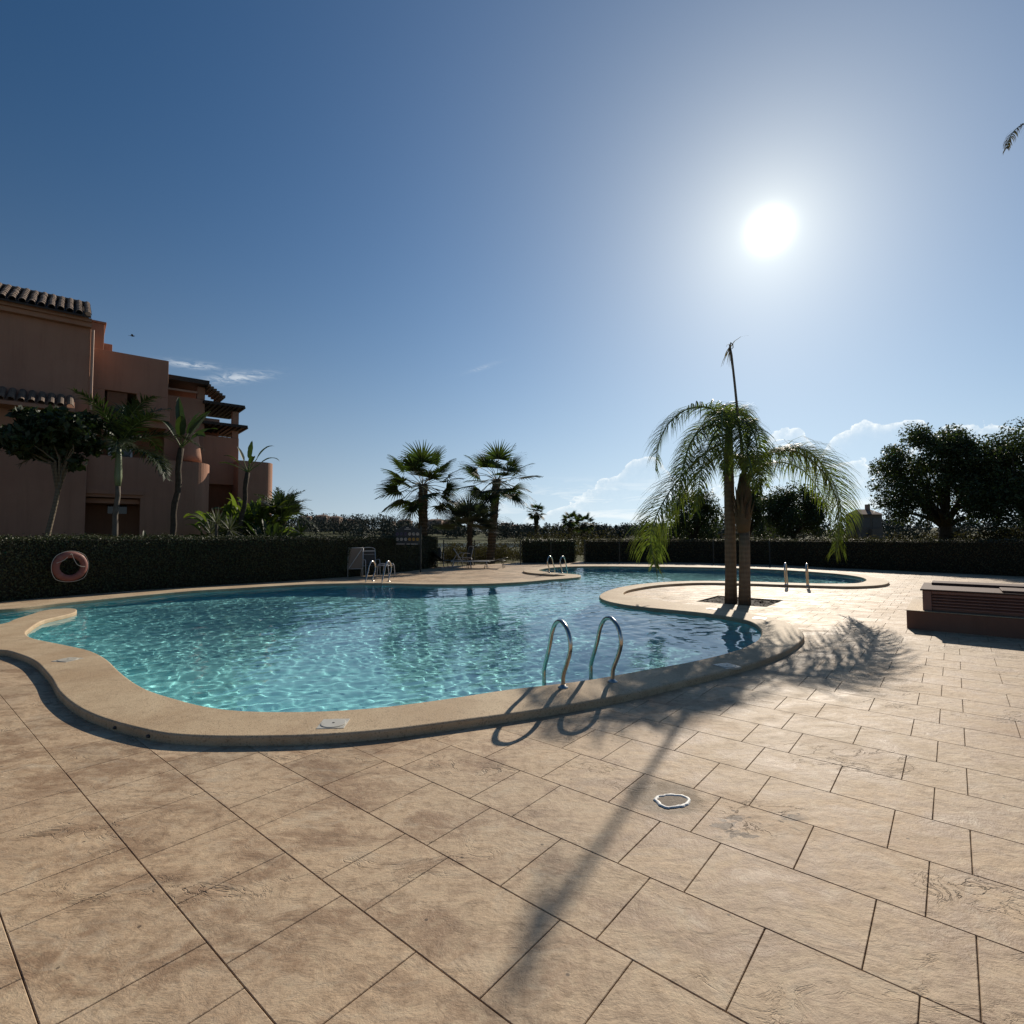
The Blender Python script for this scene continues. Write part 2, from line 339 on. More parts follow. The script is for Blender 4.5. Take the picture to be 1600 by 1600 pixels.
# ------------------------------------------------------------------ paving material (stamped sandstone-coloured concrete)
def paving_mat():
    m = bpy.data.materials.new('stamped_paving'); m.use_nodes = True; t = NT(m.node_tree); b = t.n['Principled BSDF']
    geo = t.new('ShaderNodeNewGeometry'); pos = geo.outputs['Position']
    mp = t.new('ShaderNodeMapping'); mp.inputs['Rotation'].default_value = (0, 0, R(18)); mp.inputs['Scale'].default_value = (1.0, 1.9, 1); t.l.new(pos, mp.inputs[0])
    wp = t.noise(pos, 1.6, 3, .6, color=True); v = t.vec('ADD', mp.outputs[0], t.vec('SCALE', wp, .55))
    ri = geo.outputs['Random Per Island']
    off = t.new('ShaderNodeCombineXYZ'); t.put(off.inputs[0], t.math('MULTIPLY', ri, 31.0)); t.put(off.inputs[1], t.math('MULTIPLY', ri, 17.0))
    vi = t.vec('ADD', v, off.outputs[0])
    broad = t.noise(pos, .55, 3, .5); cloud = t.noise(v, 2.2, 8, .68, .3); vein = t.noise(vi, 3.8, 9, .72, .7); grit = t.noise(pos, 95, 4, .7)
    c = t.mix(t.remap(broad, .35, .65), (.60, .43, .27, 1), (.56, .425, .285, 1))
    c = t.mix(t.math('MULTIPLY', t.remap(cloud, .47, .60), .85), c, (.33, .21, .125, 1)); fl = t.noise(pos, 17, 6, .7); c = t.mix(t.math('MULTIPLY', t.remap(fl, .50, .62), .5), c, (.29, .19, .11, 1)); c = t.mix(t.math('MULTIPLY', t.remap(fl, .46, .38), .4), c, (.60, .47, .30, 1))
    c = t.mix(t.math('MULTIPLY', t.remap(vein, .52, .72), .55), c, (.62, .52, .38, 1))
    c = t.mix(t.math('MULTIPLY', t.remap(vein, .46, .30), .5), c, (.22, .15, .095, 1))
    red = t.noise(t.vec('ADD', pos, (9, 3, 0)), .9, 4, .6)
    c = t.mix(t.math('MULTIPLY', t.remap(red, .55, .72), .45), c, (.30, .17, .095, 1))
    c = t.mix(t.math('MULTIPLY', t.remap(grit, .35, .65), .18), c, (.14, .11, .08, 1))
    relief = t.math('ADD', t.math('MULTIPLY', t.noise(vi, 4.5, 9, .68, .3), .8), t.math('MULTIPLY', fl, .35))
    crack = t.math('ABSOLUTE', t.math('SUBTRACT', t.noise(vi, 2.3, 5, .62, 1.4), .5)); ck = t.remap(crack, 0, .02, 0, 1)
    ckm = t.math('MULTIPLY', t.math('SUBTRACT', 1, ck), t.remap(t.noise(t.vec('ADD', vi, (5, 5, 0)), .9, 2), .56, .66))
    c = t.mix(t.math('MULTIPLY', ckm, .55), c, (.10, .07, .045, 1)); hs = t.new('ShaderNodeHueSaturation'); t.put(hs.inputs['Color'], c); t.put(hs.inputs['Value'], t.remap(ri, 0, 1, .78, 1.15)); c = hs.outputs[0]
    # small dark specks
    vo = t.new('ShaderNodeTexVoronoi'); vo.inputs['Scale'].default_value = 5.5; t.l.new(pos, vo.inputs['Vector'])
    c = t.mix(t.math('MULTIPLY', t.math('LESS_THAN', vo.outputs['Distance'], .045), .7), c, (.04, .03, .025, 1))
    # damp ground round the patched drain and the peeled sealer beside it
    drain = P(1050, 1250); dd = t.vec('DISTANCE', pos, (drain.x - .03, drain.y + .04, 0), out=1)
    wet = t.math('MULTIPLY', t.remap(t.math('ADD', dd, t.math('MULTIPLY', t.noise(pos, 14, 4, .6), .16)), .34, .26), .75)
    c = t.mix(wet, c, (.15, .105, .062, 1))
    peel = P(1180, 1285); pd = t.vec('DISTANCE', pos, (peel.x, peel.y, 0), out=1)
    pk = t.math('MULTIPLY', t.remap(t.noise(v, 4.5, 5, .6), .585, .605), t.remap(pd, .34, .26)); c = t.mix(t.math('MULTIPLY', pk, .8), c, (.13, .095, .07, 1))
    t.put(b.inputs['Base Color'], c)
    t.put(b.inputs['Roughness'], t.remap(cloud, .4, .66, .72, .54)); b.inputs['Specular IOR Level'].default_value = .24
    h = t.math('SUBTRACT', t.math('ADD', relief, t.math('MULTIPLY', grit, .10)), t.math('MULTIPLY', ckm, .45))
    t.l.new(t.bump(h, .75, .016), b.inputs['Normal'])
    return m
M = {}
M['paving'] = paving_mat()
M['joint'] = mat('joint_mortar', (.15, .105, .065), .9, var=(.21, .15, .10), varscale=12)
def coping_mat():
    m = bpy.data.materials.new('washed_stone_coping'); m.use_nodes = True; t = NT(m.node_tree); b = t.n['Principled BSDF']
    pos = t.new('ShaderNodeNewGeometry').outputs['Position']
    big = t.noise(pos, 1.1, 5, .6, .5); mid = t.noise(pos, 5, 5, .65); gr = t.noise(pos, 120, 3, .75)
    vo = t.new('ShaderNodeTexVoronoi'); vo.inputs['Scale'].default_value = 95; t.l.new(pos, vo.inputs['Vector'])
    c = t.mix(t.remap(big, .35, .66), (.56, .42, .26, 1), (.40, .26, .14, 1))
    c = t.mix(t.math('MULTIPLY', t.remap(mid, .5, .75), .5), c, (.28, .165, .085, 1))
    c = t.mix(t.math('MULTIPLY', t.remap(t.noise(t.vec('ADD', pos, (3, 7, 0)), 2.2, 7, .7, .8), .54, .66), .45), c, (.27, .17, .095, 1)); c = t.mix(t.math('MULTIPLY', t.remap(gr, .4, .62), .45), c, (.62, .53, .38, 1))
    c = t.mix(t.math('MULTIPLY', t.remap(vo.outputs['Color'], .72, .85), .5), c, (.16, .11, .07, 1))
    t.put(b.inputs['Base Color'], c); b.inputs['Roughness'].default_value = .72; b.inputs['Specular IOR Level'].default_value = .3
    h = t.math('ADD', t.math('MULTIPLY', vo.outputs['Distance'], .6), gr); t.l.new(t.bump(h, .5, .004), b.inputs['Normal'])
    return m
M['coping'] = coping_mat()
def basin_mat():
    m = bpy.data.materials.new('turquoise_pool_lining'); m.use_nodes = True; t = NT(m.node_tree); b = t.n['Principled BSDF']
    pos = t.new('ShaderNodeNewGeometry').outputs['Position']
    br = t.new('ShaderNodeTexBrick'); br.offset = 0; br.inputs['Scale'].default_value = 22; br.inputs['Mortar Size'].default_value = .03
    br.inputs['Brick Width'].default_value = .5; br.inputs['Row Height'].default_value = .5
    br.inputs['Color1'].default_value = (.30, .81, .84, 1); br.inputs['Color2'].default_value = (.34, .87, .88, 1); br.inputs['Mortar'].default_value = (.33, .78, .86, 1)
    t.l.new(pos, br.inputs['Vector'])
    c = t.mix(t.math('MULTIPLY', t.remap(t.noise(pos, .8, 3), .3, .7), .35), br.outputs[0], (.25, .75, .81, 1))
    t.put(b.inputs['Base Color'], c); b.inputs['Roughness'].default_value = .6
    return m
M['basin'] = basin_mat()
def water_mat():
    m = bpy.data.materials.new('pool_water'); m.use_nodes = True; t = NT(m.node_tree); b = t.n['Principled BSDF']
    b.inputs['Base Color'].default_value = (.98, 1.0, 1.0, 1); b.inputs['Roughness'].default_value = 0.0
    b.inputs['IOR'].default_value = 1.333; b.inputs['Transmission Weight'].default_value = 1.0
    return m
M['water'] = water_mat()

# ------------------------------------------------------------------ deck: base sheet, stamped slabs as parts
HOLE = offset(OUT, -0.06)
HEDGE_L = [(-150,958),(0,940.5),(110,931),(225,922),(340,914.5),(450,908),(560,900.5),(640,892.5),(684,886)]
HEDGE_B1 = [(820,879.6),(900,878.6)]
HEDGE_B2 = [(916,878.4),(1000,878.2),(1100,879.4),(1220,883),(1350,889.5),(1480,895.5),(1600,901),(1760,908)]
_hp = [P(x, y).xy for x, y in HEDGE_L + HEDGE_B1 + HEDGE_B2]
def deck_side(x):                                   # back edge of the deck (Y) as a function of X
    return np.interp(x, [-24] + [p.x for p in _hp], [6.0] + [p.y for p in _hp]) + .1
xs_ = np.linspace(-22, 26, 60)
deck_loop = np.array([(x, deck_side(x)) for x in xs_[::-1]] + [(-22, -4), (26, -4)])
TH = -0.6905; TD = np.array([math.cos(TH), math.sin(TH)]); TN = np.array([-math.sin(TH), math.cos(TH)])
PLANTER = [P(1092, 937.5), P(1132, 930.5), P(1218, 940.5), P(1190, 948.5)]   # square cut-out round the palms
PLANTER = np.array([p.xy for p in PLANTER])
_c = PLANTER.mean(0); PLANTER = np.array([_c + TD * a * .78 + TN * b_ * .78 for a, b_ in ((-1, -1), (1, -1), (1, 1), (-1, 1))])
PLD = np.array([PLANTER[k] + (PLANTER[(k + 1) % 4] - PLANTER[k]) * j / 16 for k in range(4) for j in range(16)])
V, F = cdt_region([deck_loop, HOLE, PLD], lambda c: inside(c, deck_loop) & ~inside(c, HOLE) & ~inside(c, PLANTER))
me = bpy.data.meshes.new('pool_deck'); me.from_pydata([(x, y, -.009) for x, y in V], [], F); me.materials.append(M['joint'])
deck = link('pool_deck', me); tag(deck, kind='structure')
def tile_poly(row, p0, p1):
    g = .0021; q0, q1 = .41 + .4925 * row + g, .41 + .4925 * (row + 1) - g
    return np.array([TD * a + TN * b_ for a, b_ in ((p0 + g, q0), (p1 - g, q0), (p1 - g, q1), (p0 + g, q1))])
tiles = []
for row in range(-22, 62):
    cuts = [.37 + .5 * k for k in range(-70, 60)] if row % 2 else sorted([.03 + k for k in range(-35, 30)] + [-.30 + k for k in range(-35, 30)])
    for p0, p1 in zip(cuts, cuts[1:]): tiles.append(tile_poly(row, p0, p1))
T = np.array(tiles); cen = T.mean(1)
# keep slabs in (or near) the picture
ok = (cen[:, 1] > -3.2) & (np.abs(cen[:, 0]) < np.maximum(cen[:, 1], 0) * 1.04 + 7.0) & (cen[:, 1] < deck_side(cen[:, 0]) + .4) & (cen[:, 0] > -21.5) & (cen[:, 0] < 25.5)
T, cen = T[ok], cen[ok]
near_h = dist_loop(cen, HOLE) < .5; in_h = inside(cen, HOLE)
def add_slab(mb, poly):
    """one slab: top 6 mm above the joint bed, its edge chamfered"""
    poly = np.asarray(poly); n = len(poly); c = poly.mean(0)
    t = np.roll(poly, -1, 0) - np.roll(poly, 1, 0); t /= np.linalg.norm(t, axis=1)[:, None] + 1e-9
    ins = poly - np.stack([t[:, 1], -t[:, 0]], 1) * .003
    vs = [(x, y, -.02) for x, y in poly] + [(x, y, -.002) for x, y in poly] + [(x, y, 0.0) for x, y in ins]
    fs = [(i, (i + 1) % n, n + (i + 1) % n, n + i) for i in range(n)] + [(n + i, n + (i + 1) % n, 2 * n + (i + 1) % n, 2 * n + i) for i in range(n)] + [tuple(range(2 * n, 3 * n))]
    mb.add(vs, fs)
def clip_slab(poly, loop, keep):
    """pieces of a slab on the deck side of the hole"""
    lo, hi = poly.min(0) - .3, poly.max(0) + .3
    m = np.all((loop > lo) & (loop < hi), axis=1); idx = np.where(m)[0]
    if len(idx) == 0: return None
    vs = [Vector(p) for p in poly]; es = [(0, 1), (1, 2), (2, 3), (3, 0)]; b = 4
    mp = {}
    for i in idx: mp[i] = b; vs.append(Vector(loop[i])); b += 1
    n = len(loop)
    es += [(mp[i], mp[(i + 1) % n]) for i in idx if (i + 1) % n in mp]
    Vv, E, Ff, *_ = delaunay_2d_cdt(vs, es, [], 0, 1e-5); Vv = np.array([tuple(v) for v in Vv])
    Ff = [f for f in Ff if len(f) == 3]; c = np.array([Vv[list(f)].mean(0) for f in Ff])
    k = inside(c, poly) & keep(c)
    Ff = [f for f, q in zip(Ff, k) if q]
    return Vv, Ff
size = np.array([.25 / max(1.0, c[1]) ** 2 for c in cen]) * (np.abs(cen[:, 0]) < cen[:, 1] * .98 + .3) * (cen[:, 1] > 1.25)
order = np.argsort(-size); far = MB(); count = 0
for i in order:
    poly = T[i]; tgt = far; single = False
    inp = inside(cen[i:i + 1], PLANTER)[0] or (dist_loop(cen[i:i + 1], PLANTER)[0] < .9 and (inside(poly, PLANTER).any() or inside(PLD, poly).any()))
    if in_h[i] and not near_h[i]: continue
    if count < 290: tgt = MB(); single = True
    if near_h[i] or inp:
        loop, kp = (HOLE, lambda c: ~inside(c, HOLE)) if near_h[i] else (PLD, lambda c: ~inside(c, PLANTER))
        r = clip_slab(poly, loop, kp)
        if r is None:
            if in_h[i]: continue
            add_slab(tgt, poly)
        else:
            Vv, Ff = r
            if not Ff: continue
            tgt.add([(x, y, 0.0) for x, y in Vv], Ff)
            es = {}
            for f in Ff:
                for a, b_ in zip(f, f[1:] + f[:1]): es[(a, b_)] = 1
            rim = [(a, b_) for a, b_ in es if (b_, a) not in es]
            for a, b_ in rim:
                pa, pb = Vv[a], Vv[b_]; tgt.add([(*pa, -.02), (*pb, -.02), (*pb, 0), (*pa, 0)], [(0, 1, 2, 3)])
    else: add_slab(tgt, poly)
    if single and tgt.v:
        tgt.build('paving_slab', M['paving'], deck); count += 1
tag(far.build('paving_slabs_beyond', M['paving'], deck), kind='stuff')

# ------------------------------------------------------------------ coping, basin, water
def loop_ring(mb, A, za, B_, zb):
    n = len(A); mb.add([(x, y, za) for x, y in A] + [(x, y, zb) for x, y in B_], [(i, (i + 1) % n, n + (i + 1) % n, n + i) for i in range(n)])
rb = .022
I2, O2 = offset(IN, rb), offset(OUT, -rb)
V, F = cdt_region([I2, O2], lambda c: inside(c, O2) & ~inside(c, I2))
mb = MB(); mb.add([(x, y, CZ) for x, y in V], F)
n = 5
for k in range(n):                                   # rounded nosings
    a0, a1 = math.pi / 2 * k / n, math.pi / 2 * (k + 1) / n
    loop_ring(mb, offset(O2, rb * math.sin(a1)), CZ - rb * (1 - math.cos(a1)), offset(O2, rb * math.sin(a0)), CZ - rb * (1 - math.cos(a0)))
    loop_ring(mb, offset(I2, -rb * math.sin(a0)), CZ - rb * (1 - math.cos(a0)), offset(I2, -rb * math.sin(a1)), CZ - rb * (1 - math.cos(a1)))
loop_ring(mb, OUT, -.03, OUT, CZ - rb); loop_ring(mb, IN, CZ - rb, IN, -.05)
cop = mb.build('pool_coping', M['coping'], smooth=True); tag(cop, kind='structure')
WALL = offset(IN, .012)
mb = MB(); loop_ring(mb, WALL, .0, WALL, PD_ + .12); FL = offset(WALL, -.10)
loop_ring(mb, WALL, PD_ + .12, offset(WALL, -.03), PD_ + .03); loop_ring(mb, offset(WALL, -.03), PD_ + .03, FL, PD_)
V, F = cdt_region([FL], lambda c: inside(c, FL)); mb.add([(x, y, PD_) for x, y in V], F)
basin = mb.build('pool_basin', M['basin']); tag(basin, kind='structure'); basin.cycles.is_caustics_receiver = True

def waves(x, y, seed=3, n=64):
    r = np.random.default_rng(seed); z = np.zeros_like(x)
    wx = x + .10 * np.sin(y * 1.3 + 1) + .06 * np.sin(x * 2.1 + y * 1.7); wy = y + .10 * np.sin(x * 1.1 + 2) + .06 * np.sin(y * 2.3 - x)
    for i in range(n):
        lam = .10 * (8.0 ** (r.random() ** 1.7)); k = 2 * math.pi / lam; a = r.normal(-.6, .9); ph = r.random() * 6.28
        s = WAVE * (lam / .4) ** .15
        z += s / k * np.sin(k * (wx * math.cos(a) + wy * math.sin(a)) + ph)
    g = .75 + .35 * np.sin(x * .55 + y * .35) * np.sin(y * .42 - x * .3 + 1)
    return z * g
WAVE = .0088
def water_sheet(step, y0, y1, x0, x1):
    xs, ys = np.arange(x0, x1 + step, step), np.arange(y0, y1 + step * .5, step); X, Y = np.meshgrid(xs, ys)
    pts = np.stack([X.ravel(), Y.ravel()], 1); k = inside(pts, offset(IN, .10)); K = k.reshape(X.shape)
    Z = WZ + waves(X, Y); idx = np.arange(X.size).reshape(X.shape)
    q = K[:-1, :-1] & K[1:, :-1] & K[:-1, 1:] & K[1:, 1:]
    Fq = np.stack([idx[:-1, :-1][q], idx[:-1, 1:][q], idx[1:, 1:][q], idx[1:, :-1][q]], 1)
    used = np.unique(Fq); mp = np.full(X.size, -1); mp[used] = np.arange(len(used))
    return np.stack([X.ravel(), Y.ravel(), Z.ravel()], 1)[used], mp[Fq]
V1, F1 = water_sheet(.027, 4.2, 28.5, -14.6, 13.5)
pw = link('pool_water', np_mesh('pool_water', V1, F1, M['water'], smooth=True)); tag(pw, kind='structure')
pw.cycles.is_caustics_caster = True

# ------------------------------------------------------------------ plant and terrain materials
M['hedge_leaf'] = mat('hedge_leaf', (.040, .052, .022), .55, var=(.060, .062, .028), varscale=2.2, island=.45, trans=.12, spec=.3)
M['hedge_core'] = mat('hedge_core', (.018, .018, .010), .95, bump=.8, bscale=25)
M['brown_hedge_leaf'] = mat('brown_hedge_leaf', (.075, .062, .036), .6, var=(.05, .052, .028), varscale=1.5, island=.5, trans=.15, spec=.2)
M['palm_leaf'] = mat('palm_leaf', (.072, .102, .026), .5, var=(.12, .135, .032), varscale=1.3, island=.35, trans=.5, spec=.35)
M['dark_palm_leaf'] = mat('dark_palm_leaf', (.022, .036, .013), .55, var=(.034, .05, .016), varscale=2, island=.3, trans=.2, spec=.4)
M['fan_leaf'] = mat('fan_leaf', (.030, .046, .015), .62, var=(.048, .064, .020), varscale=2, island=.35, trans=.30, spec=.25)
M['blue_fan_leaf'] = mat('blue_fan_leaf', (.045, .056, .036), .6, var=(.062, .075, .05), varscale=2, island=.3, trans=.25)
M['dry_leaf'] = mat('dry_leaf', (.15, .105, .06), .7, var=(.09, .07, .04), varscale=3, island=.3, trans=.25)
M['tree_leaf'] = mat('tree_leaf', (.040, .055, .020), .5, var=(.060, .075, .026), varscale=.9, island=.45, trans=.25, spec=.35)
M['shrub_leaf'] = mat('shrub_leaf', (.075, .11, .026), .6, var=(.12, .15, .035), varscale=1.5, island=.35, trans=.45)
M['paddle_leaf'] = mat('paddle_leaf', (.028, .045, .016), .6, var=(.045, .065, .022), varscale=2, island=.25, trans=.25)
M['grey_leaf'] = mat('grey_leaf', (.13, .14, .10), .6, island=.2, trans=.15)
M['yellow_leaf'] = mat('yellow_leaf', (.15, .16, .025), .5, island=.3, trans=.5)
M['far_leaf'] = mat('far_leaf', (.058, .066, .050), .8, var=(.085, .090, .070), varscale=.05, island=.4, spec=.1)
M['scrub'] = mat('scrub', (.065, .052, .032), .85, var=(.042, .038, .022), varscale=.25, island=.4, trans=.2, spec=.1)
M['rachis'] = mat('rachis', (.14, .17, .05), .5)
M['petiole'] = mat('petiole', (.17, .16, .07), .5)
def bark_mat(name, c0, c1, ring=9.0, k=.6, rk=.35):
    m = bpy.data.materials.new(name); m.use_nodes = True; t = NT(m.node_tree); b = t.n['Principled BSDF']
    pos = t.new('ShaderNodeNewGeometry').outputs['Position']; sx = t.new('ShaderNodeSeparateXYZ'); t.l.new(pos, sx.inputs[0])
    n = t.noise(pos, 9, 5, .65); z = t.math('MULTIPLY', t.math('ADD', sx.outputs[2], t.math('MULTIPLY', n, .07)), ring * 6.283)
    s = t.math('MULTIPLY', t.math('ADD', t.math('SINE', z), 1), rk)
    mp = t.new('ShaderNodeMapping'); mp.inputs['Scale'].default_value = (7, 7, .8); t.l.new(pos, mp.inputs[0]); fib = t.noise(mp.outputs[0], 5, 6, .7)
    c = t.mix(t.remap(t.math('ADD', t.math('MULTIPLY', s, .5), fib), .4, 1.1), (*c0, 1), (*c1, 1))
    t.put(b.inputs['Base Color'], c); b.inputs['Roughness'].default_value = .85; b.inputs['Specular IOR Level'].default_value = .2
    t.l.new(t.bump(t.math('ADD', t.math('MULTIPLY', s, .6), fib), k, .03), b.inputs['Normal']); return m
M['palm_bark'] = bark_mat('palm_bark', (.14, .11, .08), (.27, .22, .155), 9, .6, .2)
M['dark_bark'] = bark_mat('dark_bark', (.055, .042, .030), (.13, .10, .07), 5, rk=.12)
M['grey_bark'] = bark_mat('grey_bark', (.12, .10, .08), (.25, .21, .17), 3, .4, rk=.12)
M['boot_bark'] = bark_mat('boot_bark', (.06, .043, .028), (.20, .145, .09), 6, 1.0)
M['crownshaft'] = mat('crownshaft', (.16, .20, .10), .45, var=(.22, .25, .13), varscale=3)
M['soil'] = mat('soil', (.022, .015, .010), .95, var=(.035, .025, .016), varscale=14, bump=1, bscale=30)
M['mulch'] = mat('mulch', (.045, .026, .016), .9, island=.5)

def ground_mat():
    m = bpy.data.materials.new('dry_grass_ground'); m.use_nodes = True; t = NT(m.node_tree); b = t.n['Principled BSDF']
    pos = t.new('ShaderNodeNewGeometry').outputs['Position']; sx = t.new('ShaderNodeSeparateXYZ'); t.l.new(pos, sx.inputs[0])
    n = t.noise(pos, .06, 6, .6); n2 = t.noise(pos, 1.5, 6, .7)
    c = t.mix(t.remap(n, .4, .6), (.10, .115, .045, 1), (.16, .135, .07, 1)); c = t.mix(t.math('MULTIPLY', n2, .5), c, (.07, .065, .03, 1))
    grass = t.mix(t.remap(t.noise(pos, .03, 4, .5), .4, .6), (.055, .068, .026, 1), (.075, .078, .036, 1))
    c = t.mix(t.remap(sx.outputs[1], 60, 110), c, grass)
    t.put(b.inputs['Base Color'], c); b.inputs['Roughness'].default_value = .95; b.inputs['Specular IOR Level'].default_value = .1
    t.l.new(t.bump(n2, .6, .1), b.inputs['Normal']); return m
M['ground'] = ground_mat()

# ------------------------------------------------------------------ ground and lake
def gz(x, y):
    x = np.asarray(x, float); y = np.asarray(y, float)
    r = np.hypot(x, y)
    hedge = np.interp(x, [-40, -16] + [p.x for p in _hp] + [40], [14, 14] + [p.y for p in _hp] + [12])
    d = y - hedge
    z = -.05 - 2.5 * np.clip((d - 6 - np.clip(x, 0, 30) * .6) / 45, 0, 1) ** 1.3
    z = np.where((x < -6) & (y < 60), np.maximum(z, -.05 - np.clip((y - 40) / 20, 0, 1) * 2), z)
    z = z + np.clip((x - 12) / 15, 0, 1) * np.clip(d / 8, 0, 1) * np.clip(1 - (d - 12) / 45, 0, 1) * 1.25       # scrubby rise behind the right hand hedge
    z = np.where(d < .6, -.05, z)
    z = z + np.clip((r - 300) / 250, 0, 1) ** 1.2 * np.interp(x / np.maximum(y, 1), [-1.5, -.6, -.3, -.1, .05, .3, .7, 1.5], [12, 12, 10, 8, 5.5, 6, 9, 12]) * (y > 0)
    return z
gy = np.concatenate([np.linspace(-60, 8, 12), np.linspace(9, 70, 75), np.geomspace(72, 3200, 60)])
gx = np.concatenate([-np.geomspace(3200, 40, 34), np.linspace(-38, 38, 90), np.geomspace(40, 3200, 34)])
X, Y = np.meshgrid(gx, gy); Z = gz(X, Y)
bx = (X > -19) & (X < 24) & (Y < deck_side(X) + .2); Z = np.where(bx, -1.8, Z)     # the terrain dips under the deck and the pool basin
lk = ((X + 22) / 75) ** 2 + ((Y - 215) / 42) ** 2; Z = np.where(lk < 1.1, Z - .5 * np.clip((1.1 - lk) / .2, 0, 1), Z)
idx = np.arange(X.size).reshape(X.shape)
Fq = np.stack([idx[:-1, :-1].ravel(), idx[:-1, 1:].ravel(), idx[1:, 1:].ravel(), idx[1:, :-1].ravel()], 1)
tag(link('ground', np_mesh('ground', np.stack([X.ravel(), Y.ravel(), Z.ravel()], 1), Fq, M['ground'], smooth=True)), kind='structure')
th = np.linspace(0, 2 * math.pi, 72, endpoint=False)
lv = [(-22 + 75 * (1 + .06 * math.sin(3 * a)) * math.cos(a), 215 + 41 * (1 + .05 * math.sin(5 * a)) * math.sin(a), -2.72) for a in th]
wm = bpy.data.materials.new('lake_water'); wm.use_nodes = True; t = NT(wm.node_tree); b = t.n['Principled BSDF']
b.inputs['Base Color'].default_value = (.03, .05, .05, 1); b.inputs['Roughness'].default_value = .08; b.inputs['IOR'].default_value = 1.33
t.l.new(t.bump(t.noise(t.new('ShaderNodeNewGeometry').outputs['Position'], .8, 4), .25, .1), b.inputs['Normal'])
tag(MB().add(lv, [tuple(range(72))]).build('lake', wm), kind='structure')
soil_bed = MB().prism([tuple(p) for p in offset(PLD, .05)], -.3, -.035)
tag(soil_bed.build('planting_bed_soil', M['soil']), kind='structure')
for side in (-1, 1): pass

# ------------------------------------------------------------------ foliage generators (numpy)
def rand_unit(n, r): v = r.normal(size=(n, 3)); return v / np.linalg.norm(v, axis=1)[:, None]
def leaves(C, size, r, aspect=.55, nrm=None, spread=1.0, fold=.25):
    """a bent diamond-shaped leaf (two quads' worth as one folded quad) at each centre"""
    n = len(C); a = rand_unit(n, r)
    if nrm is not None: a = a * spread + nrm; a /= np.linalg.norm(a, axis=1)[:, None] + 1e-9
    u = np.cross(a, rand_unit(n, r)); u /= np.linalg.norm(u, axis=1)[:, None] + 1e-9; v = np.cross(a, u)
    s = (size * (.6 + .8 * r.random(n)))[:, None]
    V = np.stack([C - u * s * .5, C + v * s * aspect * .5 + a * s * fold * .3, C + u * s * .5, C - v * s * aspect * .5 + a * s * fold * .3], 1).reshape(-1, 3)
    return V, np.arange(n * 4).reshape(n, 4)
def cat(parts):
    Vs, Fs, b = [], [], 0
    for V_, F_ in parts: Vs.append(V_); Fs.append(F_ + b); b += len(V_)
    return np.concatenate(Vs), np.concatenate(Fs)
def blob_points(c, rad, n, r, shell=.45):
    d = rand_unit(n, r); rr = (1 - shell * r.random(n) ** 1.6)[:, None]
    return np.asarray(c) + d * rr * np.asarray(rad), d

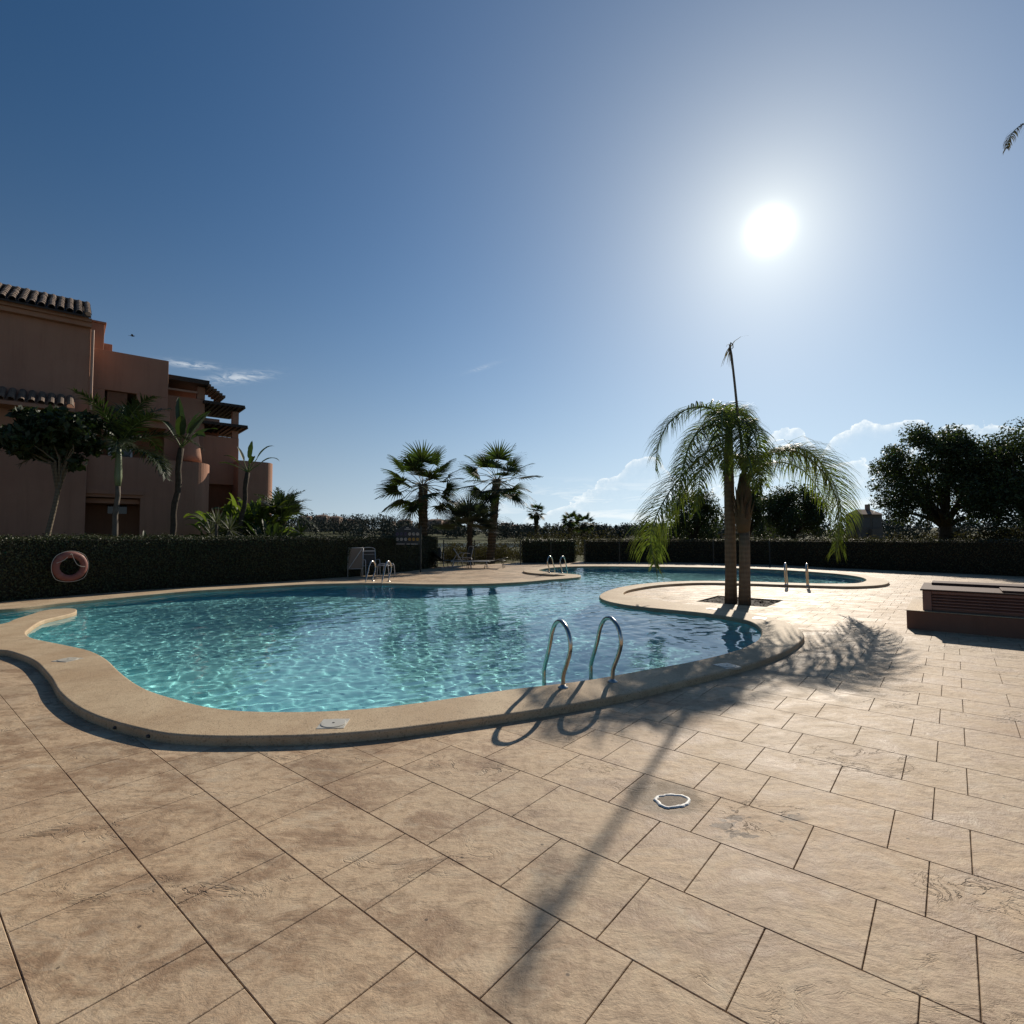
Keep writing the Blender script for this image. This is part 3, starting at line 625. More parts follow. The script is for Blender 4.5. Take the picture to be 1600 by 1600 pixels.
# ------------------------------------------------------------------ hedges
def hedge(name, label, base_px, h0, h1, leaf, thick=.85, dens=1100, size=.05, top_rough=.03, seed=1, world=None):
    r = np.random.default_rng(seed)
    pts = np.array([tuple(P(x, y).xy) for x, y in base_px]) if world is None else np.array(world)
    seg = np.linalg.norm(np.diff(pts, axis=0), axis=1); s = np.concatenate([[0], np.cumsum(seg)]); L = s[-1]
    def at(q): return np.stack([np.interp(q, s, pts[:, 0]), np.interp(q, s, pts[:, 1])], 1)
    def nrm(q):
        t_ = at(np.minimum(q + .4, L)) - at(np.maximum(q - .4, 0)); t_ /= np.linalg.norm(t_, axis=1)[:, None] + 1e-9
        return np.stack([t_[:, 1], -t_[:, 0]], 1)          # towards the deck
    H = lambda q: h0 + (h1 - h0) * q / L
    root = thing(name, label, 'hedge', (*at(np.array([L / 2]))[0], 0))
    o0 = np.array(root.location)
    k = int(L / .5) + 2; q = np.linspace(.06, L - .06, k); A, N = at(q), nrm(q); rings = []
    for i in range(k):
        h = H(q[i]) - .07
        for off_, z in ((.07, -.06), (.05, h * .5), (.06, h), (thick * .5, h + .02), (thick - .06, h), (thick - .05, h * .5), (thick - .07, -.06)):
            rings.append((*(A[i] - N[i] * off_), z))
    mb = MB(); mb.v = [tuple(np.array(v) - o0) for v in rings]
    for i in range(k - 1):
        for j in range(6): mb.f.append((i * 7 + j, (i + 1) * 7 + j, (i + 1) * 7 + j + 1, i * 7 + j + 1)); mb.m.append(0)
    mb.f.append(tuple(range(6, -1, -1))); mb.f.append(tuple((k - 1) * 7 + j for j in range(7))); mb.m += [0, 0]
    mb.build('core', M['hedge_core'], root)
    Cs, Ns = [], []
    hm = (h0 + h1) / 2
    for kind, area in (('front', L * hm), ('top', L * thick * 1.4), ('back', L * hm * .35), ('e0', thick * hm), ('e1', thick * hm)):
        n = int(area * dens); qq = r.random(n) * L; a, nn = at(qq), nrm(qq); hh = H(qq); z = r.random(n) ** .95 * hh; dep = np.abs(r.normal(0, .03, n)) - .02
        if kind == 'front': C = np.column_stack([a - nn * dep[:, None], z]); Nn = np.column_stack([nn, np.full(n, .25)])
        elif kind == 'back': C = np.column_stack([a - nn * (thick - dep)[:, None], z]); Nn = np.column_stack([-nn, np.full(n, .25)])
        elif kind == 'top':
            w_ = r.random(n) * thick; C = np.column_stack([a - nn * w_[:, None], hh + r.normal(0, top_rough, n) + .09 * (r.random(n) ** 14) - .01 + .025 * np.sin(qq * 5.3 + seed) * np.sin(qq * 1.9) + .02 * np.sin(qq * 2.1) * np.sin(qq * .7)]); Nn = np.tile([0, 0, 1.0], (n, 1))
        else:
            q0 = 0. if kind == 'e0' else L; a = at(np.full(n, q0)); nn = nrm(np.full(n, q0)); t_ = np.column_stack([-nn[:, 1], nn[:, 0]]) * (-1 if kind == 'e0' else 1)
            C = np.column_stack([a - nn * (r.random(n) * thick)[:, None] + t_ * (r.normal(0, .025, n))[:, None], r.random(n) * H(q0)]); Nn = np.column_stack([t_, np.zeros(n)])
        Cs.append(C); Ns.append(Nn)
    C = np.concatenate(Cs); Nn = np.concatenate(Ns)
    V_, F_ = leaves(C - o0, size, r, .6, Nn, .8)
    link('foliage', np_mesh('foliage', V_, F_, leaf), root)
    return root
hedge('clipped_hedge', 'long dark green clipped hedge left of the pool, with the lifebuoy on it', HEDGE_L, 1.52, 1.43, M['hedge_leaf'], dens=1300, size=.05, seed=1)
hedge('clipped_hedge', 'short dark clipped hedge just right of the lake view, between two fence posts', HEDGE_B1, 1.25, 1.23, M['hedge_leaf'], dens=700, size=.07, seed=2)
hedge('clipped_hedge', 'long brownish clipped hedge behind the far pool and the louvred box', HEDGE_B2, 1.23, 1.36, M['brown_hedge_leaf'], dens=800, size=.06, seed=3)

# ------------------------------------------------------------------ broadleaf trees
def tree(name, label, base, trunk_h, rad, crown_c, crown_r, nclump, nleaf, lsize, leaf, bark, seed, group=None, lean=(0, 0), cat_='tree', clump=.28, shell=.5, flat=1.0, low=-.75):
    r = np.random.default_rng(seed); root = thing(name, label, cat_, base, 0, group)
    cc = np.array(crown_c, float); cr = np.array(crown_r, float)
    mb = MB(); top = Vector((lean[0], lean[1], trunk_h)); n = 7
    mb.tube([Vector((lean[0] * (i / n) ** 1.3 + .03 * rad * math.sin(i * 2.1 + seed), lean[1] * i / n + .02 * math.sin(i * 1.7), trunk_h * i / n - .05)) for i in range(n + 1)], [rad * (1.25 if i == 0 else 1 - .35 * i / n) for i in range(n + 1)], 10)
    mb.build('trunk', bark, root, smooth=True)
    cl = []
    for i in range(nclump):
        for _ in range(60):
            d = rand_unit(1, r)[0]
            if d[2] < low: continue
            f = .35 + .6 * r.random() ** .6; p = cc + d * cr * f
            if all(np.linalg.norm((p - q) / cr) > clump * .55 for q, _ in cl): break
        cl.append((p, clump * (.7 + .6 * r.random())))
    lb = MB()
    for p, s in cl[:: max(1, nclump // 15)]:
        mid = Vector(p) * .5 + top * .5 + Vector(r.normal(0, .12, 3)) * float(cr[0]) * .5; mid.z = max(mid.z, trunk_h * .9)
        lb.tube([top * (.75 + .2 * r.random()), top * .6 + mid * .4, mid, Vector(p)], [rad * .5, rad * .36, rad * .22, rad * .06], 6)
    lb.build('limbs', bark, root, smooth=True)
    parts = []
    for p, s in cl:
        C, Dn = blob_points(p, cr * s * np.array([1, 1, flat]), int(nleaf / nclump * (s / clump) ** 2), r, .7)
        C = C + r.normal(0, .06, C.shape) * cr * s
        parts.append(leaves(C, lsize, r, .5, Dn, 1.3))
    V_, F_ = cat(parts); link('crown', np_mesh('crown', V_, F_, leaf), root)
    return root
def at_px(x, Y, z=None):
    p = PD(x, 834.5, Y); zz = float(gz(p.x, Y)) if z is None else z
    return (p.x, Y, zz)
b0 = at_px(1478, 31)
tree('broadleaf_tree', 'large dark spreading tree behind the right hedge, sky showing through its crown', b0, 2.1 - b0[2] * .3 - .6, .42, (-.15, 0, 3.7), (3.5, 3.0, 3.2), 130, 40000, .155, M['tree_leaf'], M['dark_bark'], 11, clump=.20, low=-.8)
b0 = at_px(1610, 27)
tree('broadleaf_tree', 'dark dense tree cut off by the right edge, beside the large spreading tree', b0, 1.4, .32, (.2, 0, 3.2), (3.2, 2.5, 2.75), 90, 32000, .15, M['tree_leaf'], M['dark_bark'], 12, clump=.26)
b0 = at_px(1240, 38)
tree('broadleaf_tree', 'round bushy tree with a yellowish top behind the arching right palm frond', b0, 1.0, .2, (0, 0, 2.5 - b0[2] * .5), (2.35, 2.0, 2.3), 60, 20000, .15, M['tree_leaf'], M['dark_bark'], 13, clump=.27)
tree('broadleaf_tree', 'dark rounded tree behind the hedge, left of the two palm trunks', at_px(1084, 36), 1.2, .16, (0, 0, 2.5), (1.75, 1.7, 2.15), 45, 15000, .14, M['tree_leaf'], M['dark_bark'], 14, clump=.3)
tree('broadleaf_tree', 'narrow dark tree showing just right of the two palm trunks', at_px(1170, 42), 1.2, .16, (0, 0, 3.1), (1.15, 1.2, 2.3), 30, 9000, .15, M['tree_leaf'], M['dark_bark'], 15, clump=.33)
b0 = P(62, 834.5 + 833 * 1.6 / 17.0)
pl = tree('leafy_tree', 'leafy dark tree with pale bent trunk before the left wall of the building', (b0.x, b0.y, 0), 3.75, .09, (.0, 0, 4.7), (1.4, 1.1, .95), 26, 5200, .27, M['dark_palm_leaf'], M['palm_bark'], 16, lean=(.62, 0), clump=.36, flat=.9, low=-.85)

# ------------------------------------------------------------------ palms
def frond_geo(spine, leaf_len, nleaf, width, droop, r, start=.12, angle=55, sweep=.5, curl=0, thick=.02, base_w=None):
    """feather frond: returns (leaflet V, F) and the rachis points"""
    sp = [Vector(p) for p in spine]; N = 24; pts = []
    n = len(sp)
    for i in range(n - 1):
        p0, p1, p2, p3 = sp[max(i - 1, 0)], sp[i], sp[i + 1], sp[min(i + 2, n - 1)]
        for k in range(N // (n - 1)):
            t = k / (N // (n - 1)); pts.append(.5 * (2 * p1 + (p2 - p0) * t + (2 * p0 - 5 * p1 + 4 * p2 - p3) * t * t + (3 * p1 - p0 - 3 * p2 + p3) * t ** 3))
    pts.append(sp[-1]); m = len(pts); V_, F_ = [], []
    for j in range(nleaf):
        t = start + (1 - start) * (j + .5 * r.random()) / nleaf; x = t * (m - 1); i = min(int(x), m - 2); c = pts[i].lerp(pts[i + 1], x - i)
        tan = (pts[i + 1] - pts[i]).normalized(); side0 = tan.cross(Vector((0, 0, 1)))
        if side0.length < .15: side0 = tan.cross(Vector((1, 0, 0)))
        side0.normalize(); upv = side0.cross(tan)
        prof = math.sin(math.pi * min(1, .18 + .86 * t)) ** .55 if t < .96 else .35
        L = leaf_len * max(.25, prof) * (.85 + .3 * r.random())
        a = math.radians(angle + r.normal(0, 7) - 10 * t)
        for sg in (-1, 1):
            d = (side0 * sg * math.sin(a) + tan * math.cos(a) + upv * (sweep * .5 + r.normal(0, .16))).normalized()
            p = Vector(c); wv = d.cross(upv).normalized() * width * .5; K = 4; b = len(V_)
            for q in range(K + 1):
                f = q / K; wd = (1 - f) ** .7 * (1.0 if q else .5)
                V_.append(tuple(p + wv * wd)); V_.append(tuple(p - wv * wd))
                if q < K:
                    d = (d + Vector((0, 0, -1)) * droop * (.35 + f) * (.7 + .5 * r.random())).normalized(); p = p + d * (L / K)
            for q in range(K): F_.append((b + 2 * q, b + 2 * q + 1, b + 2 * q + 3, b + 2 * q + 2))
    return V_, F_, pts
def frond(root, spine, leaf_len, nleaf, width, droop, r, leaf, rach=.018, name='frond', **kw):
    V_, F_, pts = frond_geo(spine, leaf_len, nleaf, width, droop, r, **kw)
    mb = MB(); mb.add(V_, F_, 0)
    mb.tube(pts, [rach * (1.25 - t_ / len(pts)) for t_ in range(len(pts))], 6, mi=1)
    return mb.build(name, [leaf, M['rachis']], root)
def trunk_pts(p0, p1, n=9, wob=.02, seed=0):
    return [Vector(p0).lerp(Vector(p1), i / n) + Vector((wob * math.sin(i * 1.3 + seed), wob * math.cos(i * 1.9 + seed), 0)) for i in range(n + 1)]

# the pair of drooping palms on the island: two trees side by side
PYA = 12.45
def q(x, y, dy=0.0): return PD(x, y, PYA + dy)
r = np.random.default_rng(21)
baseA = P(1142, 940); baseA.z = -.05; PYA = baseA.y
pa = thing('drooping_palm', 'tall feather palm with a drooping crown, left one of the island pair', 'palm tree', baseA)
def rel(root, pts): o = Vector(root.location); return [Vector(p) - o for p in pts]
topA = q(1139, 668)
mb = MB(); tp = [baseA, q(1142, 900), q(1141, 850), q(1140, 800), q(1139, 750), q(1138.5, 705), topA]
mb.tube(rel(pa, tp), [.145, .13, .125, .12, .115, .105, .08], 14); mb.build('trunk', M['palm_bark'], pa, smooth=True)
A_fr = [
 ([(1139,672,0),(1115,640,-.1),(1078,638,-.2),(1046,660,-.35),(1029,695,-.4),(1024,735,-.4)], .66, 70),
 ([(1139,690,0),(1110,702,-.3),(1070,738,-.6),(1036,785,-.9),(1017,835,-1.1),(1024,885,-1.2)], .84, 92),
 ([(1138,672,0),(1130,640,-.3),(1128,655,-.8),(1130,705,-1.2),(1134,740,-1.35)], .62, 58),
 ([(1140,672,0),(1150,644,.2),(1170,652,.1),(1186,682,-.1),(1190,722,-.2)], .60, 52),
 ([(1139,670,0),(1134,635,.4),(1126,640,1.0),(1120,672,1.5),(1116,712,1.7)], .60, 52),
 ([(1138,690,0),(1120,680,-.6),(1104,706,-1.1),(1093,752,-1.4),(1088,800,-1.5)], .60, 54),
 ([(1139,672,0),(1118,656,.4),(1094,668,.9),(1076,700,1.2),(1068,735,1.3)], .60, 50),
 ([(1139,695,0),(1118,715,.2),(1085,745,.3),(1052,795,.2),(1030,845,.1),(1024,880,.0)], .62, 66),
 ([(1138,675,0),(1108,664,-.5),(1080,690,-.9),(1066,735,-1.2),(1060,775,-1.3)], .6, 54),
 ([(1140,675,0),(1158,655,-.4),(1178,676,-.9),(1186,725,-1.2),(1186,765,-1.3)], .6, 54),
 ([(1140,675,0),(1152,660,-.5),(1160,690,-1.0),(1164,735,-1.25)], .56, 50),
 ([(1139,672,0),(1146,640,.6),(1158,646,1.1),(1166,684,1.5)], .56, 44),
]
for sp, ll, nn in A_fr:
    frond(pa, rel(pa, [q(x, y, d) for x, y, d in sp]), ll * (1.45 if nn > 65 else 1.12), int(nn * 1.5), .028, .62, r, M['palm_leaf'], .02, angle=62, sweep=.7)
baseB = P(1163.5, 943); baseB.z = -.05; PYA = baseB.y
pb = thing('drooping_palm', 'shorter feather palm with a bare upright spear, right one of the island pair', 'palm tree', baseB)
mb = MB(); tp = [baseB, q(1163.5, 905), q(1163.5, 860), q(1163, 830)]
mb.tube(rel(pb, tp), [.14, .125, .12, .118], 14); mb.build('trunk', M['palm_bark'], pb, smooth=True)
mb = MB(); mb.tube(rel(pb, [q(1161.5, 832), q(1161, 815), q(1161, 790), q(1162, 765), q(1163, 740)]), [.13, .175, .165, .15, .10], 12)
rs = np.random.default_rng(5)
for k in range(16):
    an = k * 2.4; zt = .25 + .055 * k
    o = Vector(q(1161.5, 832)) - Vector(pb.location); d = Vector((math.cos(an), math.sin(an), 0))
    mb.tube([o + d * .13 + Vector((0, 0, zt * .5)), o + d * .175 + Vector((0, 0, zt * .5 + .22)), o + d * (.20 + .08 * rs.random()) + Vector((0, 0, zt * .5 + .42 + .2 * rs.random()))], [.05, .04, .012], 5, flat=.4)
mb.build('leaf_sheaths', M['dry_leaf'], pb, smooth=True)
B_fr = [
 ([(1165,765,0),(1178,725,-.1),(1210,706,-.2),(1250,708,-.3),(1288,740,-.4),(1310,795,-.5),(1309,852,-.5)], .86, 110),
 ([(1165,768,0),(1180,728,-.3),(1212,704,-.2),(1256,703,-.2),(1292,735,-.1),(1314,795,0),(1306,860,0)], .92, 100),
 ([(1163,745,0),(1166,712,-.5),(1172,722,-1.1),(1180,765,-1.5)], .5, 36),
 ([(1162,745,0),(1152,712,.4),(1140,722,1.0),(1134,768,1.3)], .5, 36),
 ([(1163,745,0),(1176,716,.6),(1190,724,1.3),(1200,762,1.7)], .5, 36),
 ([(1165,768,0),(1182,735,.3),(1215,722,.6),(1255,735,.8),(1285,775,.9),(1298,815,.9)], .66, 66),
 ([(1163,745,0),(1168,700,0),(1174,670,0),(1180,655,.1)], .36, 26),
]
for sp, ll, nn in B_fr:
    frond(pb, rel(pb, [q(x, y, d) for x, y, d in sp]), ll * (1.35 if nn > 65 else 1.12), int(nn * 1.5), .028, .62, r, M['palm_leaf'], .02, angle=62, sweep=.7)
mb = MB(); sp = rel(pb, [q(1162, 760), q(1158, 690), q(1153, 650), q(1148, 600), q(1143, 555), q(1140.5, 541), q(1142, 535.5), q(1145, 538), q(1145.5, 543), q(1143.5, 545)])
mb.tube(sp, [.035, .034, .031, .028, .026, .022, .016, .012, .01, .008], 8)
spear = mb.build('spear', M['palm_bark'], pb, smooth=True)
lv, lf = [], []; rs = np.random.default_rng(9)
for k in range(16):
    p = Vector(sp[5]).lerp(sp[4], .3 * rs.random()); d = Vector((rs.normal(-.35, .35), rs.normal(0, .3), rs.normal(-.35, .3))).normalized(); b = len(lv); L = .25 + .3 * rs.random()
    for j in range(4):
        w_ = .014 * (1 - j / 3.4); lv += [tuple(p + Vector((w_, 0, 0))), tuple(p - Vector((w_, 0, 0)))]; d = (d + Vector((0, 0, -.45))).normalized(); p = p + d * L / 3
    for j in range(3): lf.append((b + 2 * j, b + 2 * j + 1, b + 2 * j + 3, b + 2 * j + 2))
MB().add(lv, lf).build('leaflet_tuft', M['dry_leaf'], spear)
# bark chips and dead leaves on the bed
rs = np.random.default_rng(31); pc = PLANTER.mean(0); mb = MB()
for k in range(420):
    u, v = rs.uniform(-.72, .72, 2); c = pc + TD * u + TN * v; an = rs.random() * 6.3; L = .02 + .035 * rs.random(); w_ = L * .35
    dx, dy = math.cos(an) * L, math.sin(an) * L; nx, ny = -math.sin(an) * w_, math.cos(an) * w_; z = -.03 + .022 * rs.random(); tz = rs.normal(0, .012)
    mb.add([(c[0] - dx, c[1] - dy, z), (c[0] + nx, c[1] + ny, z + .008), (c[0] + dx, c[1] + dy, z + tz), (c[0] - nx, c[1] - ny, z + .004)], [(0, 1, 2, 3)])
tag(mb.build('bark_mulch', M['mulch']), kind='stuff')

# fan palms
def fan_leaf_mesh(name, petiole, radius, nseg, arc, r, leaf, droop=.35, width=.05, cup=.25, split=.55):
    """a fan leaf growing along +X from its petiole's foot: folded segments joined at the heart, drooping tips"""
    mb = MB()
    for k in range(nseg):
        a = math.radians(-arc / 2 + arc * k / (nseg - 1) + r.normal(0, 1.2)); L = radius * (1 - .18 * abs(2 * k / (nseg - 1) - 1) ** 2) * (.92 + .14 * r.random())
        d = Vector((math.cos(a), math.sin(a), cup * .4 * (1 if nseg % 2 else 1))).normalized(); p = Vector((petiole, 0, petiole * -.12)); nrm = Vector((0, 0, 1)); b = len(mb.v); K = 4
        for q_ in range(K + 1):
            f = q_ / K; side = d.cross(nrm).normalized()
            wd = [.012, width * .9, width * 1.0, width * .45, .003][q_]
            mb.v += [tuple(p + side * wd), tuple(p - side * wd + Vector((0, 0, .012)))]
            if q_ < K: d = (d + Vector((0, 0, -1)) * droop * f * f * (1 + .5 * r.random())).normalized(); p = p + d * L / K
        for q_ in range(K): mb.f.append((b + 2 * q_, b + 2 * q_ + 1, b + 2 * q_ + 3, b + 2 * q_ + 2)); mb.m.append(0)
    mb.tube([(0, 0, 0), (petiole * .5, 0, .02), (petiole, 0, -petiole * .12), (petiole + radius * .25, 0, -petiole * .12)], [.022, .016, .013, .005], 5, mi=1)
    return mb.mesh(name, [leaf, M['petiole']])
def fan_palm(name, label, base, crown, leaves_, meshes, trunk_r, r, bark, group=None, skirt=0, spread=(-48, 88), tr_top=None, taper=1.0):
    root = thing(name, label, 'palm tree', base, 0, group); top = Vector(crown) - Vector(base)
    mb = MB(); n = 26; pts = trunk_pts((0, 0, 0), top, n, .012, 1)
    mb.tube(pts, [trunk_r * (1.12 if i < 2 else 1.0 + .10 * ((i % 2) - .5)) * (1 + (taper - 1) * i / n) for i in range(n + 1)], 11)
    for i in range(70 if trunk_r > .12 else 0):      # old leaf bases
        t_ = .25 + .75 * i / 70; p = Vector((0, 0, 0)).lerp(top, t_); an = i * 2.399; d = Vector((math.cos(an), math.sin(an), 0)); rr = trunk_r * (1 + (taper - 1) * t_)
        mb.tube([p + d * rr * .85, p + d * rr * 1.18 + Vector((0, 0, .08)), p + d * rr * (1.35 + .25 * r.random()) + Vector((0, 0, .17))], [.045, .035, .012], 4, flat=.4)
    mb.build('trunk', bark, root)
    for k in range(leaves_):
        f = (k + .5) / leaves_; s0_, s1_ = math.sin(R(spread[0])), math.sin(R(spread[1])); el_ = math.asin(max(-1, min(1, s1_ + (s0_ - s1_) * f ** .85))) + R(r.normal(0, 5)); an = k * 2.39996 + r.normal(0, .15)
        o = link('frond', meshes[k % len(meshes)], root); o.location = top + Vector((math.cos(an) * trunk_r * .5, math.sin(an) * trunk_r * .5, .1 - .25 * f))
        o.rotation_euler = Matrix.Rotation(an, 3, 'Z').to_4x4().to_3x3().to_euler() if False else (Matrix.Rotation(an, 3, 'Z') @ Matrix.Rotation(-el_, 3, 'Y') @ Matrix.Rotation(r.normal(0, .25), 3, 'X')).to_euler()
        s = .88 + .24 * r.random(); o.scale = (s, s, s)
    return root
rf = np.random.default_rng(41)
big_fan = [fan_leaf_mesh('fan_frond', 1.15, 1.18, 24, 190, rf, M['fan_leaf'], .42, .04) for _ in range(4)]
g_fan = 'washington fan palms beyond the left hedge'
c1 = PD(661, 757, 27.0); fan_palm('fan_palm', 'left one of the two tall fan palms, just behind the notice board', (PD(661, 834, 27).x, 27, float(gz(c1.x, 27))), c1, 30, big_fan, .235, rf, M['boot_bark'])
c1 = PD(776, 749, 30.0); fan_palm('fan_palm', 'right one of the two tall fan palms, its trunk seen through the fence', (PD(766, 834, 30).x, 30, float(gz(PD(766, 834, 30).x, 30))), c1, 30, big_fan, .235, rf, M['boot_bark'])
stiff = [fan_leaf_mesh('stiff_frond', .85, 1.12, 32, 250, rf, M['blue_fan_leaf'], .10, .036, cup=.2) for _ in range(3)]
c1 = PD(734, 818, 28.0); fan_palm('fan_palm', 'small stiff grey-green fan palm between the two tall fan palms', (c1.x, 28, float(gz(c1.x, 28))), c1, 20, stiff, .13, rf, M['dark_bark'], spread=(-8, 80))
tiny = [fan_leaf_mesh('small_frond', .5, .72, 16, 220, rf, M['dark_palm_leaf'], .5, .055) for _ in range(2)]
small = [fan_leaf_mesh('small_frond', .9, .95, 16, 220, rf, M['fan_leaf'], .5, .07) for _ in range(2)]
for x, y, Yd, tr, n_, lab, sc_ in ((838, 800, 90, .22, 24, 'distant slim fan palm with a dead skirt, standing alone left of the two far palms', 1), (892, 812, 95, .3, 26, 'distant bushy fan palm, left of the far pair', 1), (912, 818, 82, .55, 30, 'distant squat fan palm with a thick skirt, right of the far pair', 1)):
    c1 = PD(x, y, Yd); rt = fan_palm('distant_fan_palm', lab, (c1.x, Yd, float(gz(c1.x, Yd))), c1, n_, small, tr * .7, rf, M['dark_bark'])
    mb = MB(); o = Vector(c1) - Vector(rt.location); rs = np.random.default_rng(int(x))
    for k in range(60):                                 # skirt of dead leaves below the crown
        an = rs.random() * 6.3; h = rs.random() * (2.6 if x != 892 else 1.5); rr = (.75 if x == 838 else 1.0) * (1 - h / 4.2)
        d = Vector((math.cos(an), math.sin(an), 0)); p = o + d * rr * .4 + Vector((0, 0, -.1 - h)); s_ = d.cross(Vector((0, 0, 1)))
        mb.add([p + s_ * .22, p - s_ * .22, p - s_ * .1 + d * .35 * rr + Vector((0, 0, -.8)), p + s_ * .1 + d * .35 * rr + Vector((0, 0, -.8))], [(0, 1, 2, 3)])
    mb.build('dead_leaf_skirt', M['scrub'], rt)

# planting against the apartment building
r = np.random.default_rng(51)
def feather_palm(name, label, base, crown, nfr, length, leaf_len, leaf, r, trunk_r=.1, nleaf=40, droop=.22, width=.035, els=(75, -15), arch=.5, bark='palm_bark', shaft=None, group=None, azs=None, sweep=.5):
    root = thing(name, label, 'palm tree', base, 0, group); top = Vector(crown) - Vector(base); mb = MB()
    pts = trunk_pts((0, 0, -.05), top - (Vector((0, 0, shaft)) if shaft else Vector((0, 0, 0))), 10, .015, 2)
    mb.tube(pts, [trunk_r * (1.2 - .35 * i / 10) for i in range(11)], 10); mb.build('trunk', M[bark], root, smooth=True)
    if shaft:
        s0 = top - Vector((0, 0, shaft))
        MB().tube([s0, s0.lerp(top, .25), s0.lerp(top, .7), top + Vector((0, 0, .1))], [trunk_r * .95, trunk_r * 1.35, trunk_r * 1.1, trunk_r * .6], 10).build('crownshaft', M['crownshaft'], root, smooth=True)
    for k in range(nfr):
        f = k / max(1, nfr - 1); e0 = math.radians(els[0] + (els[1] - els[0]) * f + r.normal(0, 4)); an = (k * 2.39996 + r.normal(0, .2)) if azs is None else math.radians(azs[k])
        L = length * (.85 + .25 * r.random()); sp = []; p = Vector(top); e = e0
        for j in range(6):
            sp.append(Vector(p)); p = p + Vector((math.cos(an) * math.cos(e), math.sin(an) * math.cos(e), math.sin(e))) * L / 5; e -= arch * (.5 + .6 * r.random()) * (.6 + j * .16)
        frond(root, sp, leaf_len, nleaf, width, droop, r, leaf, .014, start=.14, angle=52, sweep=sweep)
    return root
b0 = P(177, 834.5 + 833 * 1.6 / 18); feather_palm('king_palm', 'feather palm with a smooth pale green crownshaft in front of the building doorway', (b0.x, 18, 0), PD(186, 700, 18), 14, 2.5, .72, M['dark_palm_leaf'], r, .085, 60, .22, .055, (80, -5), .36, 'grey_bark', shaft=1.3)
def paddle_leaf(mb, base, d, petiole, L, W, r, bend=.25):
    """banana-like leaf: stalk plus a long blade with a folded midrib"""
    d = Vector(d).normalized(); p = Vector(base); pts = [Vector(p)]
    for j in range(4): d = (d + Vector((0, 0, -.03))).normalized(); p = p + d * petiole / 4; pts.append(Vector(p))
    mb.tube(pts, [.03, .025, .02, .018, .015], 6, mi=1); b = len(mb.v); K = 9
    side = d.cross(Vector((0, 0, 1)))
    if side.length < .1: side = Vector((1, 0, 0))
    side = (side.normalized() + Vector(r.normal(0, .35, 3))).normalized()
    for j in range(K + 1):
        f = j / K; w_ = .78 * W * math.sin(math.pi * (.06 + .94 * f) ** .8) ** .7 * (1 if j < K else .1) * (.9 + .2 * r.random()); up_ = side.cross(d).normalized()
        mb.v += [tuple(p + side * w_ * .5 + up_ * w_ * .16), tuple(p), tuple(p - side * w_ * .5 + up_ * w_ * .16)]
        d = (d + Vector((0, 0, -1)) * bend * f).normalized(); p = p + d * L / K
    for j in range(K):
        q0 = b + 3 * j; mb.f += [(q0, q0 + 1, q0 + 4, q0 + 3), (q0 + 1, q0 + 2, q0 + 5, q0 + 4)]; mb.m += [0, 0]
def paddle_palm(name, label, base, crown, leaves_, r, trunk_r=.11, shoots=()):
    root = thing(name, label, 'plant', base); top = Vector(crown) - Vector(base); n = 12; pts = trunk_pts((0, 0, -.05), top, n, .03, 3)
    MB().tube(pts, [trunk_r * (1.1 + .1 * (i % 2)) for i in range(n + 1)], 9).build('trunk', M['dark_bark'], root, smooth=True)
    for (az_, el_, pt, L, W, bend) in leaves_:
        a, e = math.radians(az_), math.radians(el_); mb = MB()
        paddle_leaf(mb, top, (math.cos(a) * math.cos(e), math.sin(a) * math.cos(e), math.sin(e)), pt, L, W, r, bend); mb.build('leaf', [M['paddle_leaf'], M['rachis']], root)
    for (dx, dz, el_, L) in shoots:
        mb = MB(); paddle_leaf(mb, (dx, -.1, dz), (.15, -.1, math.sin(math.radians(el_))), .25, L, .3, r, .1); mb.build('leaf', [M['shrub_leaf'], M['rachis']], root)
    return root
b0 = PD(264, 834, 19)
paddle_palm('strelitzia_tree', 'leaning banana-like plant with broad upright leaves before the sunlit wall end', (b0.x, 19, 0), PD(283, 700, 19), [(150, 84, .55, 1.35, .62, .02), (10, 62, .6, 1.1, .5, .12), (20, 48, .55, .9, .42, .25), (-60, 55, .5, .95, .45, .2), (170, 60, .5, .9, .4, .2), (60, 70, .6, 1.0, .45, .1), (-20, 35, .5, .8, .36, .3)], r, .085, [(-.15, .1, 75, .9), (-.35, .2, 70, .7), (.12, .15, 80, .6)])
b0 = PD(369, 834, 22)
paddle_palm('strelitzia_tree', 'slim banana-like plant with small ragged leaves, rising above the light green bushes', (b0.x, 22, 0), PD(387, 738, 22), [(175, 30, .45, .95, .3, .15), (150, 62, .6, .8, .28, .1), (85, 80, .6, .8, .3, .05), (20, 62, .7, .9, .28, .3), (5, 40, .7, .8, .26, .4), (-50, 45, .5, .7, .28, .3), (200, 50, .5, .7, .25, .3)], r, .08)
# big-leaved light green bushes
def big_shrub(label, x, Yd, h, w_, n, r, leaf, name='leafy_shrub', lsz=.5, group=None):
    root = thing(name, label, 'shrub', (PD(x, 834, Yd).x, Yd, -.05), 0, group); mb = MB()
    for k in range(n):
        an = r.random() * 6.28; e = math.radians(25 + 60 * r.random()); d = (math.cos(an) * math.cos(e), math.sin(an) * math.cos(e), math.sin(e)); rr = r.random() ** .5
        paddle_leaf(mb, (math.cos(an) * rr * w_ * .45, math.sin(an) * rr * w_ * .45, h * (.05 + .62 * r.random())), d, .3, lsz * (.7 + .6 * r.random()), lsz * .42, r, .35)
    mb.build('foliage', [leaf, M['rachis']], root)
    MB().tube([(0, 0, -.05), (.05, 0, h * .3), (.1, .05, h * .6)], [.06, .05, .03], 6).build('stem', M['dark_bark'], root)
    return root
big_shrub('bright green big-leaved bush just left of the slim banana-like plant', 352, 23, 3.3, 2.0, 150, r, M['shrub_leaf'], lsz=.75)
